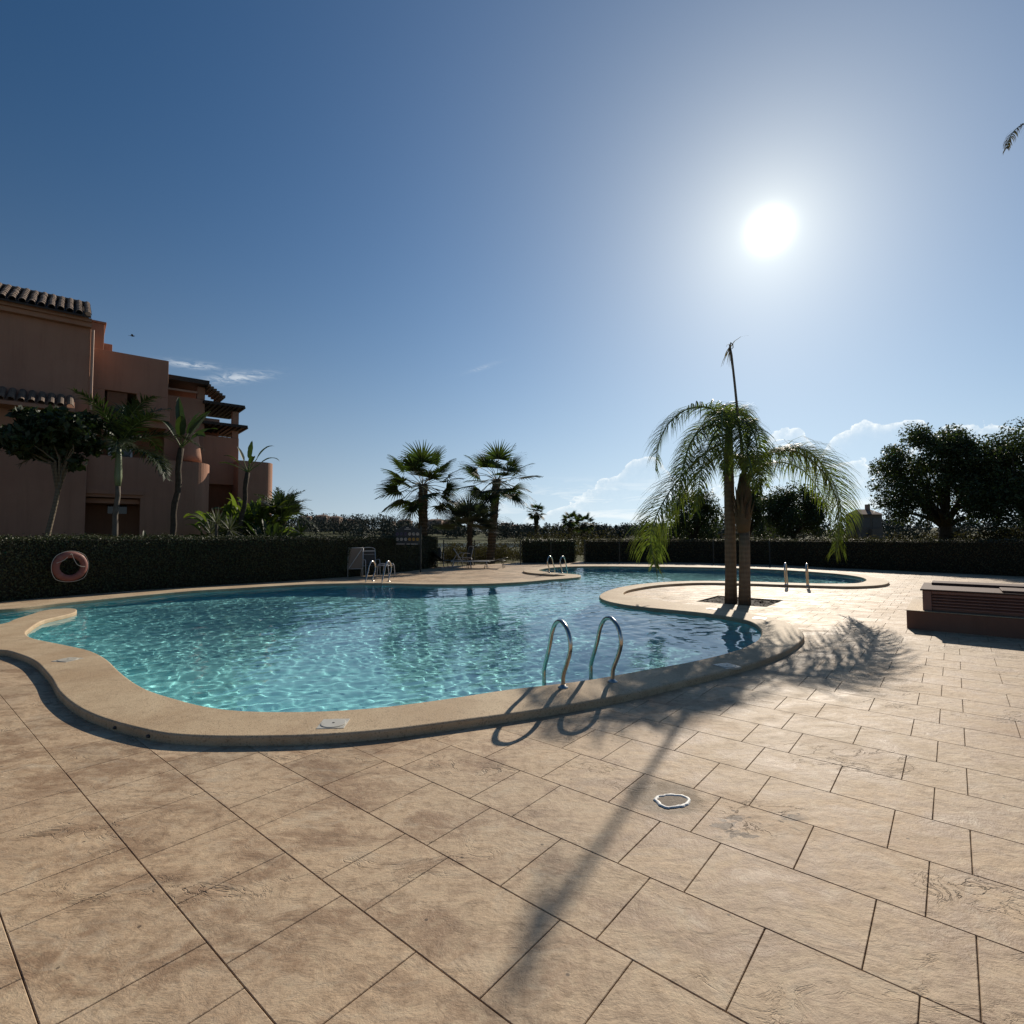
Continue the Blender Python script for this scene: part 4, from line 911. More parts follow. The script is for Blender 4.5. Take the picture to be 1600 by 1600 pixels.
big_shrub('tall bright green bush in front of the far rounded wall', 398, 24, 3.6, 2.5, 210, r, M['shrub_leaf'], lsz=.8)
big_shrub('low dark green bush under the far rounded wall', 420, 22, 2.2, 1.6, 110, r, M['paddle_leaf'], lsz=.7)
def spiky(name, label, base, crown_z, n, L, w_, r, leaf, trunk=True, els=(85, -30), heads=((0, 0, 0),)):
    root = thing(name, label, 'plant', base); 
    for hx, hy, hz in heads:
        if trunk: MB().tube([(hx * .2, 0, -.05), (hx * .7, hy * .7, (crown_z + hz) * .6), (hx, hy, crown_z + hz)], [.07, .055, .05], 7).build('stem', M['grey_bark'], root, smooth=True)
        mb = MB()
        for k in range(n):
            f = k / n; e = math.radians(els[0] + (els[1] - els[0]) * f); an = k * 2.39996; d = Vector((math.cos(an) * math.cos(e), math.sin(an) * math.cos(e), math.sin(e))); s_ = d.cross(Vector((0, 0, 1))).normalized() * w_
            p = Vector((hx, hy, crown_z + hz)); b = len(mb.v)
            for j in range(4): ww = [1, .9, .6, .03][j]; mb.v += [tuple(p + s_ * ww), tuple(p - s_ * ww)]; d = (d + Vector((0, 0, -.08))).normalized(); p = p + d * L * (.85 + .3 * r.random()) / 3
            for j in range(3): mb.f.append((b + 2 * j, b + 2 * j + 1, b + 2 * j + 3, b + 2 * j + 2)); mb.m.append(0)
        mb.build('rosette', leaf, root)
    return root
spiky('yucca', 'pale spiky yucca on a branching stem between the wall end and the bright bushes', (PD(338, 834, 20).x, 20, -.05), 2.05, 60, .62, .018, r, M['grey_leaf'], heads=((0, 0, 0), (.45, .1, -.25), (-.3, .2, -.4)))
feather_palm('cycad_palm', 'low dark palm with arching fronds right of the bright bushes', (PD(443, 834, 24).x, 24, -.05), PD(440, 812, 24), 22, 1.75, .38, M['dark_palm_leaf'], r, .2, 34, .12, .04, (84, 15), .34, 'boot_bark')
fan_palm('fan_palm', 'bushy upright fan palm at the end of the left planting, against the sky', (PD(446, 834, 25.5).x, 25.5, -.05), PD(442, 806, 25.5), 15, tiny, .12, rf, M['dark_bark'], spread=(30, 88))
spiky('agave', 'small dark rosette plant on a short stem right of the low dark palm', (PD(470, 834, 24).x, 24, -.05), 1.72, 40, .75, .03, r, M['dark_palm_leaf'], els=(60, -10))
spiky('agave', 'dark spiky plant just above the hedge below the low dark palm', (PD(432, 834, 22).x, 22, -.05), 1.35, 50, .8, .028, r, M['dark_palm_leaf'], els=(80, 0))
big_shrub('low dark leaves poking above the hedge beside the doorway', 226, 17.5, 1.75, .8, 12, r, M['paddle_leaf'], lsz=.4)

# a palm outside the right edge of the photo: only one hanging frond reaches into it
pr = thing('tall_palm', 'tall palm beyond the right edge, one dry frond tip hanging into the top right', 'palm tree', (10.6, 8.4, -.0))
ct = Vector((-.2, 0, 9.2)); MB().tube(trunk_pts((0, 0, -.05), ct, 10, .03, 4), [.16] * 11, 10).build('trunk', M['palm_bark'], pr, smooth=True)
o_ = Vector(pr.location); tip = PD(1573, 232, 8.0) - o_; mid = PD(1592, 198, 8.1) - o_; mid2 = PD(1680, 155, 8.2) - o_
frond(pr, [ct, ct + Vector((-.8, -.1, .55)), mid2, mid, tip], .36, 70, .018, .8, r, M['dry_leaf'], .014)
for an in (-95, -60, -25, 10, 40, 68): frond(pr, [ct, ct + Vector((math.cos(R(an)) * .9, math.sin(R(an)) * .9, .6)), ct + Vector((math.cos(R(an)) * 1.8, math.sin(R(an)) * 1.8, .2)), ct + Vector((math.cos(R(an)) * 2.2, math.sin(R(an)) * 2.2, -.9))], .5, 40, .025, .4, r, M['palm_leaf'])

# ------------------------------------------------------------------ scrub, far woodland, far buildings
r = np.random.default_rng(61); parts = []
def scrub_row(x0, x1, Y0, Y1, n, h, w_, lv=130, sz=.16):
    for k in range(n):
        Yd = Y0 + (Y1 - Y0) * r.random(); x = x0 + (x1 - x0) * r.random(); p = PD(x, 834, Yd); z = float(gz(p.x, Yd)); hh = h * (.6 + .7 * r.random())
        C, Dn = blob_points((p.x, Yd, z + hh * .45), (w_ * (.6 + .6 * r.random()), w_ * .7, hh * .6), lv, r, .7)
        parts.append(leaves(C, sz, r, .4, Dn, 1.5))
scrub_row(1290, 1700, 24, 34, 60, .8, 1.1); scrub_row(815, 1300, 33, 60, 90, 1.5, 1.6); scrub_row(690, 1000, 60, 95, 60, 1.2, 2.5, 120, .3)
scrub_row(812, 960, 40, 52, 40, 2.0, 1.4); scrub_row(690, 792, 30.5, 37, 70, .95, .8, 170, .13); scrub_row(790, 830, 33, 37, 14, .6, .7, 120, .12)
V_, F_ = cat(parts); tag(link('scrubland', np_mesh('scrubland', V_, F_, M['scrub'])), kind='stuff')
parts = []
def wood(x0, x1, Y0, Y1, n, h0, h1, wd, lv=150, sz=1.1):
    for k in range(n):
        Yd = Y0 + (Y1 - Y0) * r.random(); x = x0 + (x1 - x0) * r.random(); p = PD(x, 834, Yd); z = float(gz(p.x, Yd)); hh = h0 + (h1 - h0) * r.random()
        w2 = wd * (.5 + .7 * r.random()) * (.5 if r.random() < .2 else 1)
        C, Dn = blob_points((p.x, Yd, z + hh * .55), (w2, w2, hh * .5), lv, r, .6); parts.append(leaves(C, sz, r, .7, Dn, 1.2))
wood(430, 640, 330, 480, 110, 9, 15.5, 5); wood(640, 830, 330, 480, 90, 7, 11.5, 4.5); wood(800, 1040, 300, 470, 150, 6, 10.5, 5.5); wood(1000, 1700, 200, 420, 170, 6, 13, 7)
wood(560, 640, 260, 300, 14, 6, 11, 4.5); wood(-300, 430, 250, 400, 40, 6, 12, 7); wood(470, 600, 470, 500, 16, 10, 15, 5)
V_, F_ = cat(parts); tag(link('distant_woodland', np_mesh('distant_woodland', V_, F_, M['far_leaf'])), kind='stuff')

# ------------------------------------------------------------------ the apartment building (local frame: u along the front, v away from the pool)
BP0 = PD(132, 834.5, 22.0); BA = R(50)
BD = Vector((math.sin(BA), math.cos(BA), 0)); BN = Vector((-math.cos(BA), math.sin(BA), 0))
BM = Matrix((( BD.x, BN.x, 0, BP0.x), (BD.y, BN.y, 0, BP0.y), (0, 0, 1, 0), (0, 0, 0, 1)))
BI = BM.inverted()
def fp(x, y, v):
    """photograph pixel -> (u, z) on the building plane set back by v"""
    d = ray(x, y); o = Vector((0, 0, CAMH)); n = BN; t = ((BP0 + BN * v) - o).dot(n) / d.dot(n)
    p = BI @ (o + d * t); return p.x, p.z
def stucco(name, c0, c1):
    m = bpy.data.materials.new(name); m.use_nodes = True; t = NT(m.node_tree); b = t.n['Principled BSDF']
    pos = t.new('ShaderNodeNewGeometry').outputs['Position']; n = t.noise(pos, .7, 6, .6); mp = t.new('ShaderNodeMapping'); mp.inputs['Scale'].default_value = (3, 3, .25); t.l.new(pos, mp.inputs[0])
    st = t.noise(mp.outputs[0], 1.3, 5, .65); c = t.mix(t.remap(n, .35, .65), (*c0, 1), (*c1, 1)); c = t.mix(t.math('MULTIPLY', t.remap(st, .5, .75), .35), c, tuple(x * .6 for x in c1) + (1,))
    t.put(b.inputs['Base Color'], c); b.inputs['Roughness'].default_value = .9; b.inputs['Specular IOR Level'].default_value = .15
    t.l.new(t.bump(t.noise(pos, 30, 5, .7), .35, .01), b.inputs['Normal']); return m
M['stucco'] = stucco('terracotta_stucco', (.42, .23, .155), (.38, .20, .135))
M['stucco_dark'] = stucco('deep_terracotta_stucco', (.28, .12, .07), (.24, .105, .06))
M['roof_tile'] = mat('roof_tile', (.19, .13, .09), .85, var=(.09, .065, .05), varscale=2.5, island=.3, bump=.4, bscale=20)
M['dark_wood'] = mat('dark_wood', (.035, .022, .015), .7, var=(.05, .032, .02), varscale=6)
M['shutter_wood'] = mat('shutter_wood', (.22, .10, .05), .7)
M['glass'] = mat('dark_glass', (.012, .014, .016), .06, spec=.7)
M['white_paint'] = mat('white_paint', (.72, .70, .66), .45)
M['drain_pipe'] = mat('pipe_paint', (.45, .27, .19), .6)

bld = thing('apartment_building', 'terraced terracotta apartment building with tiled roof, stepping down to the right', 'building', (BP0.x, BP0.y, 0), math.pi / 2 - BA)
def rbox(u0, u1, v0, v1, z0, z1): return ((u0, v0, z0), (u1, v1, z1))
def wall_px(x0, x1, ytop, v, depth=4.0, yref=None, zb=-.1, mb=None, ybot=None):
    u0, _ = fp(x0, ytop, v); u1, _ = fp(x1, ytop, v); z1 = fp(x0 if yref is None else yref, ytop, v)[1]
    if ybot is not None: zb = fp(x0 if yref is None else yref, ybot, v)[1]
    (mb or MB()).box(*rbox(u0, u1, v, v + depth, zb, z1)); return u0, u1, z1
# left block with its tiled roof
mb = MB(); zA = fp(135, 503, 0)[1] + .05; mb.box((-15, 0, -.1), (0, 5.5, zA)); mb.build('wall', M['stucco'], bld, bevel=.03)
MB().box((-15.2, -.28, zA - .32), (.0, -.002, zA - .14)).box((-15.2, -.42, zA - .138), (.0, -.002, zA)).build('cornice', M['stucco'], bld)
ze = zA + .02; zr = fp(135, 475, 2.2)[1]; v_e, v_r = -.62, 2.3
roof = MB().add([(-15.3, v_e, ze), (-.03, v_e, ze), (-.03, v_r, zr - .08), (-15.3, v_r, zr - .08), (-15.3, v_e, ze - .07), (-.03, v_e, ze - .07), (-.03, v_r, zr - .2), (-15.3, v_r, zr - .2)],
    [(0, 1, 2, 3), (7, 6, 5, 4), (0, 4, 5, 1), (1, 5, 6, 2), (2, 6, 7, 3), (3, 7, 4, 0)]).build('roof', M['dark_wood'], bld)
MB().add([(-15.3, v_r, zr - .08), (-.03, v_r, zr - .08), (-.03, v_r + 3, ze), (-15.3, v_r + 3, ze)], [(0, 1, 2, 3)]).build('back_slope', M['roof_tile'], roof)
slope = math.hypot(v_r - v_e, zr - ze); ang = math.atan2(zr - ze - .06, v_r - v_e); nrow = 7; tl = slope / nrow * 1.12
def barrel(L, r0, r1, name):
    mb = MB(); K = 7; vs = []
    for j, (y, rr) in enumerate(((0, r0), (L, r1))):
        for k in range(K): a = math.pi * k / (K - 1); vs.append((math.cos(a) * rr, y, math.sin(a) * rr))
        for k in range(K): a = math.pi * k / (K - 1); vs.append((math.cos(a) * (rr - .018), y, math.sin(a) * (rr - .018)))
    fs = [(k, k + 1, 2 * K + k + 1, 2 * K + k) for k in range(K - 1)] + [(K + k + 1, K + k, 3 * K + k, 3 * K + k + 1) for k in range(K - 1)] + [(k + 1, k, K + k, K + k + 1) for k in range(K - 1)] + [(2 * K + k, 2 * K + k + 1, 3 * K + k + 1, 3 * K + k) for k in range(K - 1)]
    return mb.add(vs, fs).mesh(name, M['roof_tile'])
tmesh = barrel(tl, .125, .10, 'roof_tile'); r = np.random.default_rng(71)
u_left = fp(0, 470, 0)[0] - .6
ucols = np.arange(-.13, u_left, -.285)
far_t = MB()
for ci, u in enumerate(ucols):
    for k in range(nrow):
        f = k / nrow; o = link('roof_tile', tmesh, roof)
        o.location = (u + r.normal(0, .006), v_e - .04 + (v_r - v_e) * f, ze + .012 + (zr - ze) * f + .02); o.rotation_euler = (ang + .03 + r.normal(0, .01), 0, r.normal(0, .012))
MB().tube([(-15.3, v_r, zr), (-.03, v_r, zr)], .13, 8).build('ridge_cap', M['roof_tile'], roof)
# lower tiled canopy behind the leafy tree
zc = fp(60, 632, -.9)[1]; MB().add([(-15, -1.0, zc), (u_left * 0 - .45, -1.0, zc), (-.45, -.003, zc + .55), (-15, -.003, zc + .55), (-15, -1.0, zc - .14), (-.45, -1.0, zc - .14), (-.45, -.003, zc - .14), (-15, -.003, zc - .14)],
    [(0, 1, 2, 3), (7, 6, 5, 4), (0, 4, 5, 1), (1, 5, 6, 2), (3, 7, 4, 0)]).build('canopy', M['stucco'], bld)
can = bld.children[-1]; tm2 = barrel(1.12, .12, .11, 'canopy_tile')
for u in np.arange(-.6, u_left, -.285):
    o = link('canopy_tile', tm2, can); o.location = (u, -1.06, zc + .03); o.rotation_euler = (math.atan2(.55, 1.0) + .02, 0, 0)
MB().tube([(.06, -.05, zA - .35), (.06, -.05, fp(135, 640, -.05)[1])], .05, 8).build('drain_pipe', M['drain_pipe'], bld)
# upper stair tower, first set-back block with its recessed balcony, and the blocks behind
mb = MB(); V0 = 1.6
u0, u1 = .002, fp(163, 520, V0)[0]; mb.box((u0, V0, 6), (u1, 5.6, fp(150, 504, V0)[1])); mb.box((u0, V0 - .06, fp(150, 504, V0)[1] + .002), (u1 + .07, 5.66, fp(150, 504, V0)[1] + .09))
mb.box((u1 + .003, V0 + .3, 6), (u1 + .32, 3.6, fp(163, 533, V0)[1])); mb.build('stair_tower', M['stucco'], bld, bevel=.02)
VB = 1.2; zBt = fp(263, 564, VB)[1]; uB0, uB1 = .003, fp(263, 600, VB)[0]; zb1 = fp(213, 655, VB)[1]
uo0, uo1 = fp(163, 630, VB)[0], fp(213, 630, VB)[0]; zo0, zo1 = fp(190, 664, VB)[1], fp(190, 612, VB)[1]
mb = MB(); mb.box((uB0, VB, zo1), (uB1, VB + 3.5, zBt)); mb.box((uB0, VB, zb1 - .3), (uo0, VB + 3.5, zo1 - .002)); mb.box((uo1, VB, zb1 - .3), (uB1, VB + 3.5, zo1 - .002)); mb.box((uo0 + .002, VB + 2.2, zo0), (uo1 - .002, VB + 3.4, zo1 - .003)); mb.box((uo0 + .002, VB, zb1 - .3), (uo1 - .002, VB + 2.19, zo0))
mb.build('upper_wall', M['stucco'], bld, bevel=.02)
un0 = fp(236, 650, VB)[0]; MB().box((un0, VB - .35, fp(240, 656, VB - .35)[1]), (uB1 + .05, VB - .003, fp(240, 640, VB - .35)[1])).build('balcony_ledge', M['stucco'], bld, bevel=.02)
bal = MB().box((uo0 + .003, VB + 2.0, zo0), (uo1 - .003, VB + 2.15, zo1 - .01)).build('balcony_door', M['glass'], bld)
for k in range(9):
    u = uo0 + .1 + (uo1 - uo0) * .62 * k / 9; MB().box((u, VB + .15, zo0), (u + .09, VB + .2, zo1 - .02)).build('slat', M['shutter_wood'], bal)
# middle zone: recessed wall with the white framed window
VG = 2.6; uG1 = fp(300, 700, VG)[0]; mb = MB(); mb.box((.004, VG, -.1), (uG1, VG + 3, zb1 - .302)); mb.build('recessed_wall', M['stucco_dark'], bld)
ww = [fp(169, 700, VG)[0], fp(207, 700, VG)[0]]; wz = [fp(188, 725, VG)[1], fp(188, 697, VG)[1]]
wf = MB()
for a, b_, c_, d_ in ((ww[0], ww[0] + .09, wz[0], wz[1]), (ww[1] - .09, ww[1], wz[0], wz[1]), (ww[0] + .09, ww[1] - .09, wz[1] - .09, wz[1]), ((ww[0] + ww[1]) / 2 - .04, (ww[0] + ww[1]) / 2 + .04, wz[0], wz[1] - .09)): wf.box((a, VG - .06, c_), (b_, VG - .004, d_))
wo_ = wf.build('window_frame', M['white_paint'], bld); MB().box((ww[0] + .05, VG - .03, wz[0]), (ww[1] - .05, VG - .008, wz[1] - .04)).build('pane', M['glass'], wo_)
# ground floor terrace block with rounded end and the dark doorway
VF = .25; zF = fp(225, 716, VF)[1]; uF1 = fp(300, 760, VF)[0]; ud0, ud1 = .02, fp(219, 800, VF)[0]; zd = fp(175, 777, VF)[1]
mb = MB(); mb.box((.005, VF, zd), (uF1, VF + .25, zF)); mb.box((ud1, VF, -.1), (uF1, VF + .25, zd - .002)); mb.box((.005, VF + .252, zd + .3), (uF1, VG - .002, zd + .5)); mb.box((ud0, VG - .35, -.1), (uF1 - .3, VG - .004, zd + .29))
mb.box((ud0, VF + .26, zd - .25), (ud1 - .002, VG - .36, zd - .05))
mb.build('terrace_wall', M['stucco'], bld)
rF = (VG - VF) / 2
endp = [(uF1 + .002 + rF * .75 * math.cos(a), VF + rF + rF * math.sin(a)) for a in np.linspace(-math.pi / 2, math.pi / 2, 22)]
MB().prism(endp, -.1, zF).build('rounded_end', M['stucco'], bld)
MB().box((.01, VF - .10, fp(175, 772, VF)[1]), (ud1 + .1, VF - .002, fp(175, 765, VF)[1])).build('lintel', M['stucco'], bld)
MB().box((fp(168, 800, VG - .4)[0], VG - .42, fp(180, 803, VG)[1]), (fp(198, 800, VG - .4)[0], VG - .38, fp(180, 786, VG)[1])).build('window', M['glass'], bld)
MB().box((ud0 + .3, VG - 1.6, -.05), (ud1 - .3, VG - 1.0, .75)).build('terrace_bench', M['dark_wood'], bld)
# battered chimney lit by the sun
uc, zc0 = fp(297, 718, 1.6); zc1 = fp(297, 676, 1.6)[1]
MB().lathe([(.50, 0), (.47, .3), (.36, (zc1 - zc0) * .8), (.33, zc1 - zc0 + .1)], (uc, 1.6, zc0 - .1), 22).build('battered_column', M['stucco'], bld, smooth=True)
# third block with the first dark pergola roof
VC = 2.2; uC0, uC1 = uB1 + .004, fp(320, 640, VC)[0]; zC = fp(300, 622, VC)[1]; zCr = fp(295, 601, VC)[1]
mb = MB(); mb.box((uC0, VC, fp(300, 713, VC)[1] - 1), (uC1, VC + 3, zC)); mb.box((uC0, VC + 1.6, zC + .002), (uC1 - .1, VC + 3, zCr)); mb.box((fp(308, 620, VC)[0], VC + .001, zC + .003), (uC1 - .001, VC + .3, zCr - .01))
mb.build('third_block_wall', M['stucco'], bld, bevel=.02)
pg = MB(); pg.box((uC0 - .2, VC - .55, zCr), (fp(327, 605, VC - .5)[0], VC + 3.2, zCr + .22)); pr1 = pg.build('pergola_roof', M['dark_wood'], bld)
MB().box((uC0, VC - .1, zC + .25), (fp(308, 612, VC)[0], VC - .04, zC + .34)).build('rail', M['drain_pipe'], bld)
for k in range(6): MB().box((uC1 + .02 + .13 * k, VC - .7, zCr - .1 - .09 * k), (uC1 + .13 + .13 * k, VC + .9, zCr + .02 - .09 * k)).build('roof_tile', M['roof_tile'], pr1)
# fourth block: two pergolas, posts, parapets
VD = 2.4; uD0, uD1 = uC1 + .003, fp(373, 700, VD)[0]
za, zb_, zc_, zd_, ze_ = (fp(345, y, VD)[1] for y in (636, 655, 667, 682, 757))
mb = MB(); mb.box((uD0, VD, ze_), (uD1, VD + 3, zd_)); mb.box((uD0, VD + 1.8, zd_ + .002), (uD1 - .6, VD + 3, zc_)); mb.box((uD0, VD + .1, zc_ + .2), (uD1 - .9, VD + .4, zb_)); mb.box((uD0, VD + 1.8, zc_ + .003), (uD1 - 1.4, VD + 3, za)); mb.box((uD0, VD + .5, -.1), (uD1, VD + 3, ze_ - .002))
mb.build('fourth_block_wall', M['stucco'], bld, bevel=.02)
for z_, uu in ((za, uD1 + .15), (zc_, uD1 + .3)):
    p_ = MB().box((uD0 - .1, VD - .5, z_), (uu, VD + 3, z_ + .14)).build('pergola_roof', M['dark_wood'], bld)
    for k in range(8): MB().box((uD0 + (uu - uD0) * (k + .5) / 8, VD - .75, z_ - .07), (uD0 + (uu - uD0) * (k + .5) / 8 + .08, VD + 2.6, z_ - .003)).build('beam', M['dark_wood'], p_)
for z0_, z1_ in ((zd_ + .001, zc_ - .14), (zb_ * 0 + zc_ + .145, za - .14)):
    MB().box((uD1 - .32, VD + .02, z0_), (uD1 - .02, VD + .32, z1_)).build('post', M['stucco'], bld)
# far low wall with rounded end
VE = 1.4; uE0, uE1 = fp(372, 760, VE)[0], fp(413, 760, VE)[0]; zE = fp(398, 721, VE)[1]
mb = MB(); mb.box((uE0, VE, -.1), (uE1, VE + 1.9, zE)); mb.build('far_terrace_wall', M['stucco'], bld)
MB().prism([(uE1 + .002 + .6 * math.cos(a), VE + .95 + .95 * math.sin(a)) for a in np.linspace(-math.pi / 2, math.pi / 2, 20)], -.1, zE).build('far_rounded_end', M['stucco'], bld)
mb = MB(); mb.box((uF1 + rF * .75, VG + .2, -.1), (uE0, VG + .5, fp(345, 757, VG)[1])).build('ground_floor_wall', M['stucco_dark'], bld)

# far houses on the rise across the lake, and one roof at the right
M['far_wall'] = mat('far_wall', (.30, .19, .14), .9, var=(.36, .25, .19), varscale=.05)
M['far_roof'] = mat('far_roof', (.20, .13, .10), .9)
M['far_window'] = mat('far_window', (.05, .05, .055), .3)
def far_house(x0, x1, ytop, Yd, label, step=True, seed=0, pale=None):
    r = np.random.default_rng(seed); a, b_ = PD(x0, ytop, Yd), PD(x1, ytop, Yd); g = float(gz(a.x, Yd)) - 2; w_ = b_.x - a.x; h = a.z - g
    root = thing('distant_house', label, 'building', ((a.x + b_.x) / 2, Yd, g)); dp = min(w_, 12)
    mb = MB(); mb.box((-w_ / 2, 0, 0), (w_ / 2, dp, h * .93))
    if step: mb.box((-w_ * .1, -.8, 0), (w_ * .38, -.01, h * .7)); mb.box((-w_ * .62, 1, 0), (-w_ / 2 - .01, dp - 1, h * .8))
    mb.build('wall', pale or M['far_wall'], root)
    rf_ = MB().add([(-w_ * .52, -.5, h * .93), (w_ * .52, -.5, h * .93), (w_ * .52, dp + .5, h * .93), (-w_ * .52, dp + .5, h * .93), (-w_ * .3, dp / 2, h * 1.02), (w_ * .3, dp / 2, h * 1.02)], [(0, 1, 5, 4), (1, 2, 5), (2, 3, 4, 5), (3, 0, 4), (3, 2, 1, 0)]).build('roof', M['far_roof'], root)
    MB().box((w_ * .12, dp * .3, h * .95), (w_ * .18, dp * .3 + 1, h * 1.1)).build('chimney', M['far_wall'], rf_)
    nw = max(2, int(w_ / 4))
    for fl in range(2):
        for k in range(nw):
            if r.random() < .25: continue
            u = -w_ / 2 + w_ * (k + .5) / nw; z = h * (.48 + .24 * fl); MB().box((u - .7, -.85 if step and -.1 * w_ < u < .38 * w_ and z < h * .66 else -.05, z), (u + .7, -.82 if step and -.1 * w_ < u < .38 * w_ and z < h * .66 else -.012, z + 1.5)).build('window', M['far_window'], root)
    return root
FH = [(466, 484, 806, 430, 'small distant house peeping over the agave at the left end of the far ridge'), (491, 510, 804.5, 440, 'tallest distant house on the far ridge with a flat dark roof'),
 (512, 530, 806.5, 450, 'distant house right of the tallest one, with a white awning'), (533, 552, 811, 460, 'low distant house among round trees in the middle of the far ridge'),
 (600, 616, 815, 430, 'distant house just left of the notice board'), (622, 641, 812, 450, 'distant house right above the notice board'), (668, 690, 811, 440, 'distant house between the board and the small stiff palm'),
 (692, 712, 811.5, 460, 'distant house behind the small stiff fan palm'), (782, 796, 817, 420, 'pale distant house right of the leaning fan palm'), (800, 812, 820, 400, 'tiny distant house left of the lone slim palm')]
for i, (x0, x1, y, Yd, lab) in enumerate(FH): far_house(x0, x1, y, Yd, lab, True, i).__setitem__('group', 'distant houses along the far ridge')
far_house(1343, 1378, 797, 85, 'dark house with overhanging flat roof left of the big spreading tree', True, 33, mat('murky_wall', (.13, .11, .095), .9))
far_house(1196, 1212, 806, 120, 'small distant house glimpsed right of the palm trunks', True, 34)

# ------------------------------------------------------------------ fence at the lake gap and along the far hedge
M['fence_green'] = mat('dark_fence_paint', (.012, .018, .014), .5)
fn = thing('wire_fence', 'thin dark wire fence on slim posts along the far side of the deck', 'fence', (0, 26.5, 0))
fo = Vector(fn.location); FX = [(693, 884.5), (741, 883), (813, 882.5), (861, 881.5), (914, 881), (968, 881), (1034, 881.5), (1115, 882.5), (1203, 885)]
fpts = [P(x, y) for x, y in FX]
for p in fpts: MB().box((-.025, -.025, -.05), (.025, .025, 1.27)).box((-.03, -.03, 1.272), (.03, .03, 1.29)).build('post', M['fence_green'], fn, loc=p - fo)
for z in (.06, .30, .54, .78, 1.02, 1.24):
    MB().tube([p - fo + Vector((0, 0, z)) for p in fpts], .004 if z < 1.2 else .009, 5).build('wire', M['fence_green'], fn)
mb = MB()
for a, b_ in zip(fpts[:3], fpts[1:3]):
    n = int((b_ - a).length / .12)
    for k in range(1, n): p = a.lerp(b_, k / n) - fo; mb.tube([p + Vector((0, 0, .06)), p + Vector((0, 0, 1.24))], .0025, 3, cap=False)
tag(mb.build('vertical_wires', M['fence_green'], fn), kind='stuff')

# ------------------------------------------------------------------ pool ladders
M['steel'] = mat('brushed_steel', (.62, .60, .56), .22, metal=1.0, var=(.5, .47, .42), varscale=12)
M['plate_steel'] = mat('dull_steel', (.6, .58, .54), .35, metal=1.0)
RAIL = [(0, .0), (0, .06), (-.015, .14), (-.10, .28), (-.155, .40), (-.15, .50), (-.095, .59), (0, .64), (.08, .645), (.17, .60), (.245, .50), (.30, .36), (.37, .22), (.43, .10), (.445, 0), (.445, -.55)]
def crv(pts, n=5):
    out = []; m = len(pts)
    for i in range(m - 1):
        p0, p1, p2, p3 = (Vector(pts[min(max(i + k, 0), m - 1)]) for k in (-1, 0, 1, 2))
        for k in range(n): t = k / n; out.append(.5 * (2 * p1 + (p2 - p0) * t + (2 * p0 - 5 * p1 + 4 * p2 - p3) * t * t + (3 * p1 - p0 - 3 * p2 + p3) * t ** 3))
    out.append(Vector(pts[-1])); return out
def rail_mesh(): return MB().tube(crv([(e, 0, z) for e, z in RAIL]), .0215, 12).mesh('rail', M['steel'], True)
RM = rail_mesh(); FM = MB().lathe([(.052, 0), (.052, .006), (.030, .016), (.024, .03)], n=18).mesh('flange', M['plate_steel'], True)
def ladder(label, b0, b1, side):
    """b0, b1: feet of the two rails on the coping; side: direction towards the water"""
    rt = thing('pool_ladder', label, 'ladder', (b0 + b1) / 2, math.atan2(side.y, side.x), 'steel ladders round the pool')
    inv = rt.matrix_basis.inverted() if False else None; wv = (b1 - b0); L = wv.length; half = L / 2 * (1 if wv.dot(Vector((-side.y, side.x, 0))) > 0 else -1)
    for s_ in (-1, 1):
        o = link('rail', RM, rt); o.location = (0, s_ * abs(half), 0); f = link('flange', FM, rt); f.location = (0, s_ * abs(half), .0005)
    for z in (-.16, -.42): MB().box((.40, -abs(half), z), (.49, abs(half), z + .025)).build('tread', M['plate_steel'], rt, bevel=.004)
    return rt
def lad(label, p0, p1, side): a, b_ = P(*p0, CZ), P(*p1, CZ); ladder(label, a, b_, Vector((*side, 0)).normalized())
lad('steel ladder rails on the near coping, closest to the camera', (881, 1075), (956, 1064.5), (-.37, .93))
lad('steel ladder on the far left side of the main pool, by the white chairs', (581, 908.4), (609, 908.2), (-.25, -.97))
lad('steel ladder at the tip between the main pool and the far pool', (859, 894.6), (878, 895.6), (.55, .83))
lad('steel ladder seen end-on at the right part of the far pool', (1227.5, 914), (1261, 915.5), (.55, .83))

# ------------------------------------------------------------------ lids in the coping, patched drain
M['lid_white'] = mat('lid_plastic', (.58, .55, .47), .35, var=(.50, .46, .37), varscale=9)
M['lid_dark'] = mat('lid_keyhole', (.05, .045, .04), .6)
def lid(label, x, y, w_, rot):
    p = P(x, y, CZ); rt = thing('skimmer_lid', label, 'lid', (p.x, p.y, CZ), rot, 'square skimmer lids set in the coping')
    MB().box((-w_ / 2, -w_ / 2, -.02), (w_ / 2, w_ / 2, .004)).build('frame', M['lid_white'], rt, bevel=.002)
    dsk = MB().lathe([(w_ * .46, .0045), (w_ * .46, .0075), (w_ * .43, .0095), (w_ * .06, .0095)], n=32).build('disc', M['lid_white'], rt)
    MB().lathe([(w_ * .05, .0098), (w_ * .05, .011)], n=14).build('finger_hole', M['lid_dark'], dsk)
lid('white square skimmer lid with a round disc on the near coping, lower middle', 521, 1131, .215, R(4))
lid('greyish skimmer lid on the left arm of the coping', 106, 1031, .22, R(-12))
lid('skimmer lid in dappled palm shade on the right bend of the coping', 1136, 1040.5, .22, R(20))
lid('skimmer lid on the island coping just right of the palms', 1187, 966, .22, R(-35))
lid('skimmer lid on the island coping left of the palm shadows', 1112, 951.5, .22, R(-15))
dp_ = P(1050, 1252); rt = thing('drain_patch', 'round patched drain in the paving with a rough white ring of sealant', 'drain cover', (dp_.x, dp_.y, .0))
r = np.random.default_rng(81); M['sealant'] = mat('white_sealant', (.80, .78, .72), .6); M['patch'] = mat('patch_mortar', (.26, .205, .15), .85, var=(.19, .15, .11), varscale=20, bump=.5, bscale=60)
